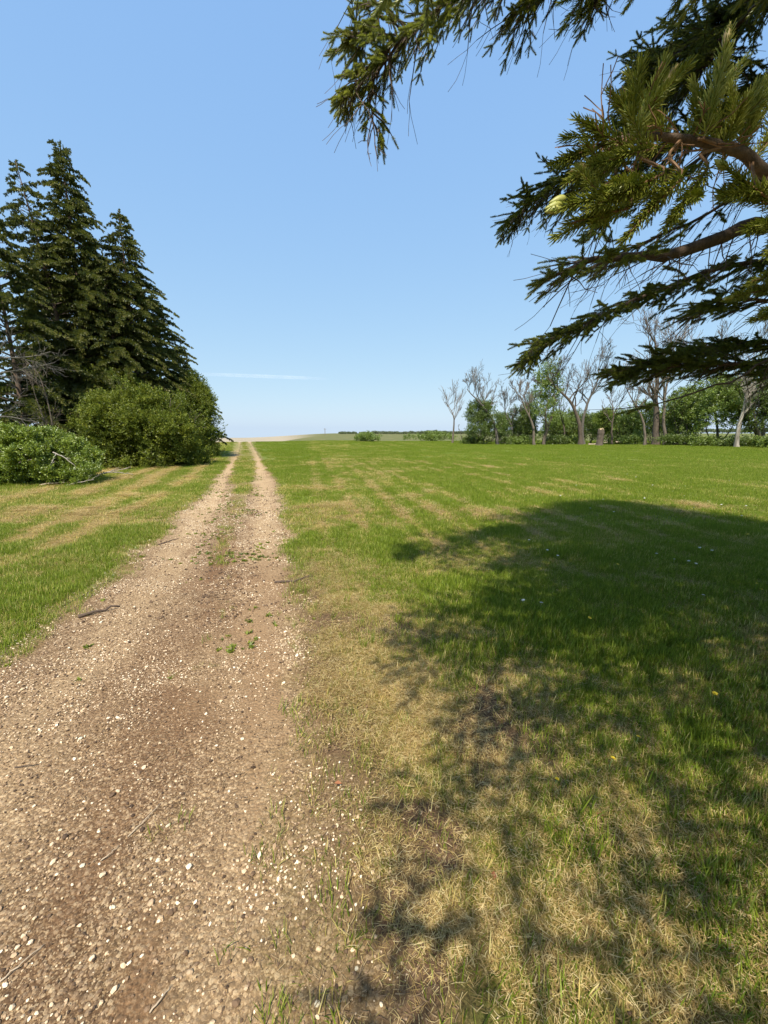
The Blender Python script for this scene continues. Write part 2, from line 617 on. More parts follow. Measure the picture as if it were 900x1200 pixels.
M['leaf_mid'] = leaf_mat('tree_leaves', [(0, (.06, .10, .016)), (.5, (.14, .21, .028)), (1, (.28, .35, .07))], .36, .06)
M['leaf_yellow'] = leaf_mat('yellow_green_leaves', [(0, (.10, .16, .02)), (.5, (.18, .25, .03)), (1, (.28, .34, .06))], .38, .05)


# ------------------------------------------------------------------ scattering (geometry nodes; every copy belongs to the one object)
def scatter(name, pts, rot, scale, tint, protos, parent=None, label=None, cat=None, kind='stuff'):
    pts = np.asarray(pts, np.float32)
    n = len(pts)
    me = bpy.data.meshes.new(name)
    me.vertices.add(n)
    me.vertices.foreach_set('co', pts.ravel())
    a = me.attributes.new('rot', 'FLOAT_VECTOR', 'POINT')
    a.data.foreach_set('vector', np.asarray(rot, np.float32).ravel())
    a = me.attributes.new('scl', 'FLOAT_VECTOR', 'POINT')
    sc = np.asarray(scale, np.float32)
    if sc.ndim == 1:
        sc = np.repeat(sc[:, None], 3, 1)
    a.data.foreach_set('vector', sc.ravel())
    a = me.attributes.new('tint', 'FLOAT', 'POINT')
    a.data.foreach_set('value', np.asarray(tint, np.float32))
    a = me.attributes.new('pick', 'INT', 'POINT')
    a.data.foreach_set('value', rng.integers(0, len(protos), n).astype(np.int32))
    o = bpy.data.objects.new(name, me)
    col.objects.link(o)
    if parent is not None:
        o.parent = parent
    for p in protos:
        for mt in p.materials:
            if mt.name not in me.materials:
                me.materials.append(mt)
    ng = bpy.data.node_groups.new(name + '_scatter', 'GeometryNodeTree')
    ng.interface.new_socket('Geometry', in_out='INPUT', socket_type='NodeSocketGeometry')
    ng.interface.new_socket('Geometry', in_out='OUTPUT', socket_type='NodeSocketGeometry')
    N, L = ng.nodes, ng.links
    gi, go = N.new('NodeGroupInput'), N.new('NodeGroupOutput')
    join = N.new('GeometryNodeJoinGeometry')
    for p in protos:
        if p.name not in PROTO:
            PROTO[p.name] = bpy.data.objects.new(p.name, p)      # never linked to the scene
        oi = N.new('GeometryNodeObjectInfo')
        oi.inputs['Object'].default_value = PROTO[p.name]
        oi.inputs['As Instance'].default_value = False
        gt = N.new('GeometryNodeGeometryToInstance')
        L.new(oi.outputs['Geometry'], gt.inputs[0])
        L.new(gt.outputs[0], join.inputs[0])
    iop = N.new('GeometryNodeInstanceOnPoints')
    L.new(gi.outputs[0], iop.inputs['Points'])
    L.new(join.outputs[0], iop.inputs['Instance'])
    iop.inputs['Pick Instance'].default_value = True

    def na(nm, ty):
        q = N.new('GeometryNodeInputNamedAttribute')
        q.data_type = ty
        q.inputs['Name'].default_value = nm
        return q.outputs['Attribute']
    L.new(na('pick', 'INT'), iop.inputs['Instance Index'])
    e2r = N.new('FunctionNodeEulerToRotation')
    L.new(na('rot', 'FLOAT_VECTOR'), e2r.inputs[0])
    L.new(e2r.outputs[0], iop.inputs['Rotation'])
    L.new(na('scl', 'FLOAT_VECTOR'), iop.inputs['Scale'])
    L.new(iop.outputs[0], go.inputs[0])
    md = o.modifiers.new('scatter', 'NODES')
    md.node_group = ng
    return tag(o, label, cat, None, kind)


PROTO = {}


def dir_rot(d):
    """euler that turns +Z onto each direction"""
    d = np.asarray(d, float)
    d = d / (np.linalg.norm(d, axis=1)[:, None] + 1e-9)
    return np.stack((np.zeros(len(d)), np.arccos(np.clip(d[:, 2], -1, 1)), np.arctan2(d[:, 1], d[:, 0])), 1)


def blades(n, radius, h0, h1, w, lean=.5, seg=2, flat=False):
    mb = MB()
    for k in range(n):
        a = random.uniform(0, 2 * math.pi)
        r = radius * math.sqrt(random.random())
        base = np.array((r * math.cos(a), r * math.sin(a), -.004 if not flat else random.uniform(0, .012)))
        h = random.uniform(h0, h1)
        yaw = random.uniform(0, 2 * math.pi)
        side = np.array((-math.sin(yaw), math.cos(yaw), 0))
        fwd = np.array((math.cos(yaw), math.sin(yaw), 0))
        ln = random.uniform(.1, 1) * lean
        ww = w * random.uniform(.7, 1.3)
        v = []
        cur = base.copy()
        tilt = (random.uniform(1.2, 1.6) if flat else random.uniform(0, .35) * (1 + lean))
        curl = random.uniform(-.6, .6) if flat else ln
        yawd = random.uniform(-1.1, 1.1) if flat else 0
        for s_ in range(seg + 1):
            f = s_ / seg
            wd = ww * (1 - .25 * f) / 2
            if s_ == seg:
                v.append(cur)
            else:
                v += [cur - side * wd, cur + side * wd]
            tl = tilt + curl * f
            y2 = yaw + yawd * f
            dirv = np.array((math.cos(y2) * math.sin(tl), math.sin(y2) * math.sin(tl), math.cos(tl) if not flat else math.cos(tl) * .6))
            cur = cur + dirv * h / seg
            if flat:
                cur[2] = max(cur[2], .002)
        fs = [(2 * i, 2 * i + 1, 2 * i + 3, 2 * i + 2) for i in range(seg - 1)] + [(2 * seg - 2, 2 * seg - 1, 2 * seg)]
        mb.add(v, fs)
    return mb


def in_view(x, y, margin=1.12, extra=.6):
    dep = y * math.cos(PITCH) + CAM[2] * math.sin(PITCH)
    return (np.abs(x) < .9375 * dep * margin + extra) & (y > .25)


# ------------------------------------------------------------------ ground sheet and gravel track
def axis_lin(a, b, step, lo, hi, g):
    c = list(np.arange(a, b + 1e-6, step))
    s_ = step
    while c[-1] < hi:
        s_ *= g
        c.append(c[-1] + s_)
    s_ = step
    while c[0] > lo:
        s_ *= g
        c.insert(0, c[0] - s_)
    return np.array(c)


def sheet(name, X, Y, lift, mat, keep=None):
    gx, gy = np.meshgrid(X, Y)
    xs, ys = gx.ravel(), gy.ravel()
    z = terrain(xs, ys) + lift
    nx, ny = len(X), len(Y)
    me = bpy.data.meshes.new(name)
    me.vertices.add(nx * ny)
    me.vertices.foreach_set('co', np.stack((xs, ys, z), 1).astype(np.float32).ravel())
    i = (np.arange(ny - 1)[:, None] * nx + np.arange(nx - 1)[None, :]).ravel()
    q = np.stack((i, i + 1, i + nx + 1, i + nx), 1)
    if keep is not None:
        cx = xs[q].mean(1)
        cy = ys[q].mean(1)
        q = q[keep(cx, cy)]
    me.loops.add(q.size)
    me.loops.foreach_set('vertex_index', q.ravel().astype(np.int32))
    me.polygons.add(len(q))
    me.polygons.foreach_set('loop_start', np.arange(0, q.size, 4, dtype=np.int32))
    me.polygons.foreach_set('use_smooth', np.ones(len(q), bool))
    g, so, dr, ln, ru = fields(xs, ys)
    r = np.hypot(xs, ys)
    az = np.degrees(np.arctan2(xs, ys))
    g = g * (1 - sm(r, 90, 130))
    a = me.attributes.new('cover', 'FLOAT_VECTOR', 'POINT')
    dfar = np.where(r > 25, np.clip(dr * .8 - .05, 0, 1), dr)
    a.data.foreach_set('vector', np.stack((g, so, dfar), 1).astype(np.float32).ravel())
    a = me.attributes.new('band', 'FLOAT', 'POINT')
    a.data.foreach_set('value', band(xs, ys).astype(np.float32))
    u, t = road_uv(xs, ys)
    edge = 64 + 6 * (fbm(xs, ys, .05, 131, 2) - .5) + 14 * sm(az, 8, 30)
    rough = sm(r, edge, edge + 5) * (1 - sm(az, 30, 45)) * sm(az, -17.6, -15)
    rough = np.maximum(rough, sm(r, 95, 110) * .6)
    tan = sm(r, 300, 380) * (1 - sm(az, -14, -8))
    a = me.attributes.new('zone', 'FLOAT_VECTOR', 'POINT')
    a.data.foreach_set('vector', np.stack((ln * (.5 + .5 * sm(t, 4, 9)), rough, tan), 1).astype(np.float32).ravel())
    me.materials.append(mat)
    me.update(calc_edges=True)
    me.validate()
    o = bpy.data.objects.new(name, me)
    col.objects.link(o)
    return tag(o, kind='structure')


GX = axis_lin(-5, 6, .045, -9000, 9000, 1.07)
GY = axis_lin(.2, 12, .045, -300, 9500, 1.035)
ground = sheet('ground', GX, GY, 0, M['ground'])


def on_track(x, y):
    g = fields(x, y)[0]
    return (g > .5) & (np.hypot(x, y) < 88)


TX = np.concatenate((np.arange(-30, -4, .12), np.arange(-4, 2.2, .05)))
TY = np.concatenate((np.arange(.1, 12, .05), np.arange(12, 86, .2)))
track = sheet('gravel_track', TX, TY, .005, M['ground'], on_track)

# ------------------------------------------------------------------ grass
def jitter_points(n, y0, y1, cone=True):
    y = np.sqrt(rng.random(n) * (y1 ** 2 - y0 ** 2) + y0 ** 2)
    x = (rng.random(n) * 2 - 1) * (1.05 * y + .9)
    k = in_view(x, y)
    return x[k], y[k]


def place(x, y, smin, smax, tilt=.12):
    n = len(x)
    z = terrain(x, y)
    rot = np.stack((rng.normal(0, tilt, n), rng.normal(0, tilt, n), rng.random(n) * 6.283), 1)
    return np.stack((x, y, z), 1), rot, smin + (smax - smin) * rng.random(n)


PR_NEAR = [blades(16, .06, .035, .09, .0034, .7, 3).mesh('grass_tuft', M['grass']) for _ in range(6)]
PR_TALL = [blades(14, .035, .07, .15, .0042, .6, 3).mesh('tall_grass_tuft', M['grass']) for _ in range(4)]
PR_MID = [blades(70, .22, .04, .085, .006, .6, 2).mesh('grass_patch', M['grass']) for _ in range(4)]
PR_FAR = [blades(150, .6, .05, .10, .018, .5, 1).mesh('grass_sward', M['grass']) for _ in range(4)]
PR_STRAW = [blades(78, .09, .012, .052, .0019, .9, 3, True).mesh('straw_patch', M['straw']) for _ in range(6)]
PR_LIT = [blades(22, .1, .012, .04, .0022, .5, 2, True).mesh('litter_patch', M['litter']) for _ in range(5)]

# near tufts
x, y = jitter_points(90000, .3, 7.0)
g, so, dr, ln, ru = fields(x, y)
cov = (1 - g) * (1 - .75 * so)
cl = sm(fbm(x, y, 2.6, 201, 3), .35, .62)
dens = cov * (1 - .58 * dr * (1.15 - cl * .7)) * np.where(ru > 0, .5 + .5 * sm(ru, .1, 1.8), 1.0)
k = rng.random(len(x)) < dens
x, y, dr_ = x[k], y[k], dr[k]
pt, ro, sc = place(x, y, .6, 1.15)
big = np.clip(1.2 - dr_ * .7, .4, 1.2) * (.75 + .5 * noise(x, y, 1.3, 205))
tint = np.clip(dr_ * .75 + (noise(x, y, 6, 207) - .5) * .3 + rng.normal(0, .12, len(x)), 0, 1)
scatter('short_grass', pt, ro, sc * big, tint, PR_NEAR, label='mown green grass with dry blades beside the gravel track', cat='grass')
# taller tufts in clumps
x, y = jitter_points(9000, .6, 9.0)
g, so, dr, ln, ru = fields(x, y)
k = (rng.random(len(x)) < (1 - g) * (1 - .6 * so) * sm(fbm(x, y, 1.9, 211, 3), .5, .64) * np.where(ru > 0, sm(ru, .3, 2.4) * .9 + .1, .7) * (1 - .5 * dr))
x, y = x[k], y[k]
pt, ro, sc = place(x, y, .55, 1.05)
scatter('tall_grass', pt, ro, sc, rng.random(len(x)) * .16, PR_TALL, label='taller lush green grass tufts standing in the lawn', cat='grass')
# middle and far grass
x, y = jitter_points(38000, 6.0, 24)
g, so, dr, ln, ru = fields(x, y)
k = rng.random(len(x)) < (1 - sm(g, .2, .7)) * (1 - .35 * dr)
x, y, dr_ = x[k], y[k], dr[k]
pt, ro, sc = place(x, y, .7, 1.1)
szz = np.stack((sc, sc, sc * (1.1 - .5 * dr_) * (.8 + .5 * noise(x, y, .9, 215))), 1)
scatter('lawn_grass', pt, ro, szz, np.clip(dr_ * .85 + (noise(x, y, 2, 217) - .5) * .25 + rng.normal(0, .14, len(x)), 0, 1), PR_MID, label='mown green grass in streaks with straw across the middle of the field', cat='grass')
x, y = jitter_points(26000, 21, 82)
g, so, dr, ln, ru = fields(x, y)
k = (rng.random(len(x)) < (1 - sm(g, .1, .5)))
u_, t_ = road_uv(x, y)
k &= ~((np.abs(u_ + .7) < .45) | (np.abs(u_ - .78) < .45))
x, y, dr_ = x[k], y[k], dr[k]
pt, ro, sc = place(x, y, .8, 1.2, .03)
near_track = np.abs(road_uv(x, y)[0]) < 2.2
sc = np.where(near_track, sc * .45, sc)
scatter('field_grass', pt, ro, np.stack((sc, sc, .75 + .5 * rng.random(len(x))), 1), np.clip(dr_ * .8 + (noise(x, y, .5, 219) - .5) * .2, 0, 1), PR_FAR, label='even green grass covering the far part of the field', cat='grass')
# straw and litter
x, y = jitter_points(60000, .3, 9.0)
g, so, dr, ln, ru = fields(x, y)
k = rng.random(len(x)) < (1 - sm(g, .1, .6)) * np.clip(.08 + 1.15 * dr ** 1.3, 0, 1) * (1 - .55 * so)
x, y, dr_ = x[k], y[k], dr[k]
pt, ro, sc = place(x, y, .7, 1.2, .06)
pt[:, 2] += .003 + .022 * rng.random(len(x))
scatter('dry_thatch', pt, ro, sc, np.clip(.2 + rng.random(len(x)) * .8, 0, 1), PR_STRAW, label='matted dry straw coloured grass lying on the ground', cat='dry grass')
# hay rows left by the mower, farther out
x, y = jitter_points(30000, 8.0, 26)
g, so, dr, ln, ru = fields(x, y)
k = rng.random(len(x)) < (1 - sm(g, .1, .6)) * sm(dr, .45, .8)
x, y = x[k], y[k]
pt, ro, sc = place(x, y, 1.6, 2.6, .05)
pt[:, 2] += .02 + .03 * rng.random(len(x))
scatter('hay_rows', pt, ro, sc, np.clip(.35 + rng.random(len(x)) * .65, 0, 1), PR_STRAW, label='pale rows of mown hay lying along the lawn toward the end of the track', cat='dry grass')
x, y = jitter_points(9000, .3, 8.0)
g, so, dr, ln, ru = fields(x, y)
k = rng.random(len(x)) < np.clip(so * 1.0 + .5 * g * sm(fbm(x, y, 2.2, 223, 2), .45, .6) + .25 * (np.abs(ru) < .3), 0, 1)
x, y = x[k], y[k]
pt, ro, sc = place(x, y, .7, 1.3, .05)
pt[:, 2] += .004
scatter('plant_litter', pt, ro, sc, rng.random(len(x)), PR_LIT, label='fine brown plant litter on the edge of the gravel', cat='litter')

# ------------------------------------------------------------------ gravel stones
def pebble_mat():
    m, N, L = mat_new('gravel_stones')
    out = N.new('ShaderNodeOutputMaterial')
    p = N.new('ShaderNodeBsdfPrincipled')
    b = attr(N, 'tint', 'INSTANCER')
    rp = ramp(N, [(0, (.045, .024, .012)), (.32, (.155, .095, .054)), (.5, (.32, .215, .13)), (.66, (.54, .40, .26)), (.84, (.70, .56, .40)), (1, (.80, .70, .55))])
    L.new(b.outputs['Fac'], rp.inputs[0])
    tc = N.new('ShaderNodeTexCoord')
    n = noise_tex(N, L, tc.outputs['Object'], 60, 3)
    c = mixc(N, L, .35, rp.outputs[0], n.outputs['Color'], 'OVERLAY')
    L.new(rp.outputs[0], p.inputs['Base Color'])
    p.inputs['Roughness'].default_value = .75
    L.new(p.outputs[0], out.inputs[0])
    return m


M['pebble'] = pebble_mat()


def pebble(k):
    import bmesh
    bm = bmesh.new()
    bmesh.ops.create_icosphere(bm, subdivisions=1 if k else 1, radius=.5)
    rr = random.Random(k)
    sx, sy, sz = rr.uniform(.8, 1.3), rr.uniform(.6, 1.0), rr.uniform(.4, .7)
    for v in bm.verts:
        s_ = rr.uniform(.78, 1.15)
        v.co = Vector((v.co.x * sx * s_, v.co.y * sy * s_, v.co.z * sz * s_))
    me = bpy.data.meshes.new('pebble')
    bm.to_mesh(me)
    bm.free()
    me.materials.append(M['pebble'])
    return me


PEB = [pebble(k) for k in range(7)]
n0 = 420000
y = .35 + rng.random(n0) * 12
x = -.36 * y - .75 + (rng.random(n0) - .5) * 4.6
k = in_view(x, y) & (rng.random(n0) < .95 / (1 + (y / 5.0) ** 2.4))
x, y = x[k], y[k]
g, so, dr, ln, ru = fields(x, y)
pat = fbm(x, y, 2.4, 231, 3)
k = rng.random(len(x)) < g * (.30 + .85 * sm(pat, .36, .6)) * (1 - .55 * band(x, y)) + .05 * (1 - g) * so
x, y, pat = x[k], y[k], pat[k]
n = len(x)
size = np.clip(rng.lognormal(-4.9, .38, n), .004, .024) * (1 + .03 * y)
z = terrain(x, y) + .005 + size * .26
col_t = np.clip(.48 + .05 * sm(y, 2, 6) + rng.normal(0, .25, n) + (pat - .5) * .5 + .12 * sm(y, 3, 9), 0, 1)
scatter('gravel', np.stack((x, y, z), 1), np.stack((rng.normal(0, .3, n), rng.normal(0, .3, n), rng.random(n) * 6.28), 1), size, col_t, PEB, label='loose tan gravel stones over the track', cat='gravel')
print('gravel', n)

# dark clods and bits of old turf on the crown of the track
y = 3.2 + rng.random(9000) * 14
x = -.34 * y - .2 + rng.normal(0, .75, 9000)
g, so, dr, ln, ru = fields(x, y)
k = rng.random(len(x)) < g * (.15 + .85 * sm(fbm(x, y, 2.0, 261, 3), .45, .62)) * (1 - .6 * ln)
x, y = x[k], y[k]
n = len(x)
size = rng.uniform(.012, .034, n)
scatter('turf_clods', np.stack((x, y, terrain(x, y) + .006 + size * .15), 1), np.stack((rng.normal(0, .3, n), rng.normal(0, .3, n), rng.random(n) * 6.28), 1), size, rng.random(n) * .32, PEB, label='dark crumbs of soil and turf scattered over the track', cat='soil')

# small weeds in the gravel
def weed_proto():
    mb = MB()
    for k in range(16):
        a = random.uniform(0, 6.28)
        l = random.uniform(.014, .036)
        w = l * .28
        tl = random.uniform(.5, 1.2)
        d = np.array((math.cos(a) * math.sin(tl), math.sin(a) * math.sin(tl), math.cos(tl)))
        s_ = np.array((-math.sin(a), math.cos(a), 0))
        o_ = np.array((random.uniform(-.02, .02), random.uniform(-.02, .02), 0))
        mb.add([o_, o_ + d * l * .5 - s_ * w, o_ + d * l, o_ + d * l * .5 + s_ * w], [(0, 1, 2, 3)])
    return mb.mesh('weed_rosette', M['bush'])


PR_WEED = [weed_proto() for _ in range(4)]
x, y = jitter_points(60000, 1.0, 18)
g, so, dr, ln, ru = fields(x, y)
u_, t_ = road_uv(x, y)
den = g * sm(fbm(x, y, 1.9, 241, 3), .50, .64) * (np.exp(-((u_ + .25) / .5) ** 2) * .8 + .07) * sm(t_, 1.2, 4.0) + .12 * g * (ru < -.0) * np.exp(-((u_ - np.interp(t_, TT, [-3.2, -2.8, -2.3, -1.95, -1.7, -1.45, -1.13, -.95, -.9, -.9])) / .25) ** 2)
k = rng.random(len(x)) < den
x, y = x[k], y[k]
pt, ro, sc = place(x, y, .5, 1.3, .1)
pt[:, 2] += .005
scatter('track_weeds', pt, ro, sc, rng.random(len(x)), PR_WEED, label='small green weeds sprouting through the middle of the track', cat='weeds')


# ------------------------------------------------------------------ spruces of the left row
def spray_far(n=26, L=.55, mat='needle_far'):
    """a drooping branch end: needle brushes along short side twigs"""
    mb = MB()
    for k in range(n):
        f = (k + random.random()) / n
        base = np.array((random.uniform(-.02, .02), random.uniform(-.02, .02), L * f * .8))
        a = random.uniform(-.5, .5) + (0 if k % 2 else math.pi)
        el = random.uniform(.45, 1.15)
        d = np.array((math.sin(el) * math.cos(a), math.sin(el) * math.sin(a) * .6, math.cos(el)))
        l = L * random.uniform(.22, .42) * (1.15 - .5 * f)
        w = random.uniform(.016, .03)
        s1 = np.cross(d, (random.uniform(-1, 1), random.uniform(-1, 1), random.uniform(-1, 1)))
        s1 /= np.linalg.norm(s1) + 1e-9
        s2 = np.cross(d, s1)
        r_ = random.random()
        for s_ in (s1, s2):
            mb.add([base - s_ * w * .5, base + d * l * .55 - s_ * w, base + d * l, base + d * l * .5 + s_ * w, base + s_ * w * .5], [(0, 1, 2, 3, 4)], r_)
    return mb.mesh('spruce_spray', M[mat])


SPRAY = [spray_far(22, .42) for _ in range(8)]


def row_spruce(base, H, rad, label, lean=(0, 0), gap=.0, seed=1, bare=.0, h0=1.0):
    rr = random.Random(seed)
    t = empty('spruce_tree', base, label, 'tree', 'spruces in the row left of the track')
    mb = MB()
    zs = np.linspace(0, 1, 12)
    trunk = np.stack((lean[0] * H * zs ** 1.6, lean[1] * H * zs ** 1.6, H * zs), 1)
    mb.tube(trunk, .19 * (H / 15) * (1 - zs * .93), 7)
    mb.obj('trunk', M['bark'], t, True)
    bm_, pts, dirs, scs, tin = MB(), [], [], [], []
    h = h0
    a0 = rr.uniform(0, 6)
    while h < H * .985:
        f = h / H
        prof = 1.12 * rad * (1 - f) ** .78 * (1 - .55 * math.exp(-f * 9)) + .15
        nb = rr.randint(5, 7) if f < .9 else 4
        for b in range(nb):
            if rr.random() < gap:
                continue
            az = a0 + b * 6.283 / nb + rr.uniform(-.35, .35)
            L = prof * rr.uniform(.5, 1.2)
            if rr.random() < .08:
                L *= 1.25
            c = np.array((np.interp(h, trunk[:, 2], trunk[:, 0]), np.interp(h, trunk[:, 2], trunk[:, 1]), h))
            hd = np.array((math.cos(az), math.sin(az), 0))
            up0 = .32 + .8 * f ** 1.5 + rr.uniform(-.18, .18)
            dr_ = .26 * (1 - f) + .04
            ss = np.linspace(0, 1, 6)
            path = c + hd * (ss * L)[:, None] + np.array((0, 0, 1)) * ((up0 * ss - (dr_ + up0 * .9) * ss ** 2 * 1.05 + .25 * dr_ * ss ** 4) * L)[:, None]
            bm_.tube(path, .028 * (1 - ss * .85) * (L / 3 + .3), 3, cap=False)
            step = .17 if L > 1.2 else .13
            s0 = .18 + bare * rr.random()
            m_ = max(3, int(L * (1 - s0) / step))
            for q in range(m_):
                fs = s0 + (1 - s0) * (q + rr.random() * .6) / m_
                p = np.array([np.interp(fs, ss, path[:, j]) for j in range(3)])
                td = path[min(5, int(fs * 5) + 1)] - path[int(min(fs, .99) * 5)]
                td = td / (np.linalg.norm(td) + 1e-9)
                sidev = np.array((-hd[1], hd[0], 0))
                for sd_ in (-1, 1, 0):
                    dd = td * (1.0 if sd_ == 0 else .55) + sidev * sd_ * rr.uniform(.5, 1.0) + np.array((0, 0, -1)) * rr.uniform(-.35, .5) * (1 - f * .6)
                    pts.append(p)
                    dirs.append(dd)
                    scs.append((.55 + .75 * (1 - fs)) * rr.uniform(.7, 1.15) * (.55 + .5 * min(1, L / 2.5)))
                    tin.append(min(1, max(0, rr.gauss(.40, .24) + .25 * (fs > .7))))
        h += (.30 + .18 * rr.random()) * (1 - .4 * f)
        a0 += rr.uniform(.4, 1.2)
    # leader
    for q in range(5):
        pts.append(trunk[-1] - np.array((0, 0, .12 * q + .15)))
        dirs.append(np.array((rr.uniform(-.3, .3), rr.uniform(-.3, .3), 1)))
        scs.append(.7)
        tin.append(.5)
    cr = bm_.obj('branches', M['bark_dark'], t)
    tag(cr, kind='stuff')
    scatter('crown', np.array(pts), dir_rot(dirs), np.array(scs), np.array(tin), SPRAY, t)
    return t


def gz(px, depth_y):
    return None


def at(px, py, depth):
    """foot of a thing whose top shows at (px, py), that far away, and its height"""
    p = P(px, py, depth)
    z0 = tz(p[0], p[1])
    return (p[0], p[1], z0), p[2] - z0


b, h = at(70, 166, 21)
row_spruce(b, h, 4.3, 'tallest dark spruce in the left row with a sharp single top', (0, 0), .05, 3)
b, h = at(14, 182, 20)
row_spruce((b[0] + 1.3, b[1] + .4, b[2]), h, 3.6, 'dark spruce at the left edge whose thin bare top leans outward to the left', (-.10, 0), .22, 5, .3)
b, h = at(-14, 225, 18)
row_spruce(b, h, 3.8, 'ragged spruce cut by the left edge of the view with sky showing through it', (-.03, 0), .2, 8, .2)
b, h = at(139, 246, 22.5)
row_spruce(b, h, 3.9, 'second tallest spruce to the right of the sharp topped one with a narrow spire', (0, 0), .05, 13)
b, h = at(104, 275, 24)
row_spruce(b, h, 3.5, 'spruce squeezed between the two tallest spires and mostly hidden by them', (0, 0), .1, 17)
b, h = at(120, 296, 22)
row_spruce(b, h, 3.4, 'spruce filling the notch between the sharp topped spruce and the second tallest one', (0, 0), .05, 37)
b, h = at(178, 345, 26)
row_spruce(b, h, 4.0, 'lower spruce at the right end of the left row above the big rounded bush', (0, 0), .05, 19, h0=.8)
b, h = at(42, 300, 26)
row_spruce(b, h, 4.0, 'spruce standing behind the leaning spruce at the left edge', (0, 0), .1, 23)
b, h = at(212, 405, 30)
row_spruce(b, h, 2.8, 'smallest and farthest spruce of the left row beside the leafy tree', (0, 0), .05, 29, h0=.6)


# ------------------------------------------------------------------ leafy crowns
def leaf_spray(mat, n=14, L=.34, leaf=.055, w=.5):
    mb = MB()
    for k in range(n):
        f = (k + .5) / n
        base = np.array((0, 0, L * f))
        a = random.uniform(0, 6.28)
        el = random.uniform(.4, 1.5)
        d = np.array((math.sin(el) * math.cos(a), math.sin(el) * math.sin(a), math.cos(el)))
        l = leaf * random.uniform(.75, 1.3)
        s_ = np.cross(d, (random.uniform(-1, 1), random.uniform(-1, 1), random.uniform(-1, 1)))
        s_ /= np.linalg.norm(s_) + 1e-9
        o_ = base + d * leaf * .4
        nn = np.cross(d, s_) * l * .15
        mb.add([o_, o_ + d * l * .4 + s_ * l * w * .5 + nn, o_ + d * l, o_ + d * l * .4 - s_ * l * w * .5 + nn], [(0, 1, 2, 3)])
    return mb.mesh('leaf_spray', M[mat])


LS = {m_: [leaf_spray(m_, 15, .28, .07, .6) for _ in range(6)] for m_ in ('bush', 'bush_bright')}
LS['bush_bright'] = [leaf_spray('bush_bright', 16, .24, .055, .6) for _ in range(6)]
LSF = {m_: [leaf_spray(m_, 12, .55, .15, .7) for _ in range(5)] for m_ in ('leaf_dark', 'leaf_mid', 'leaf_yellow')}


def grow(mb, p, d, L, r, lev, rr, tips, spread=.55, up=.12, nch=(2, 3), wob=.18, minr=.004, sides=(6, 5, 4, 3, 3, 3), taper=.62, cont=.8):
    """a limb that wanders and forks; ends are collected in tips"""
    n = 5 if lev < 2 else 3
    pts, dirs = [np.array(p, float)], [np.array(d, float)]
    for k in range(n):
        dd = dirs[-1] + np.array([rr.gauss(0, wob) for _ in range(3)]) + np.array((0, 0, up))
        dd /= np.linalg.norm(dd)
        dirs.append(dd)
        pts.append(pts[-1] + dd * L / n)
    rs = np.linspace(r, max(minr, r * taper), n + 1)
    mb.tube(np.array(pts), rs, sides[min(lev, len(sides) - 1)], cap=False)
    if lev <= 0:
        pass
    tips.append((pts[-1], dirs[-1], lev))
    return pts, dirs, rs


def limb(mb, p, d, L, r, lev, maxlev, rr, tips, spread=.6, up=.1, wob=.16, minr=.006, fork=2.6, lf=.68):
    pts, dirs, rs = grow(mb, p, d, L, r, lev, rr, tips, wob=wob, up=up, minr=minr, taper=.55)
    if lev >= maxlev:
        return
    nk = int(fork + rr.random())
    for k in range(nk + 1):
        if k == nk:
            i = len(pts) - 1
            sp = spread * .35
        else:
            i = rr.randint(1, len(pts) - 1)
            sp = spread
        a = rr.uniform(0, 6.283)
        q = np.cross(dirs[i], (math.cos(a), math.sin(a), .2))
        q /= np.linalg.norm(q) + 1e-9
        nd = dirs[i] + q * rr.uniform(.6, 1.3) * sp
        nd /= np.linalg.norm(nd)
        limb(mb, pts[i], nd, L * lf * rr.uniform(.75, 1.2), max(minr, rs[i] * rr.uniform(.55, .75)), lev + 1, maxlev, rr, tips, spread, up, wob, minr, fork, lf)


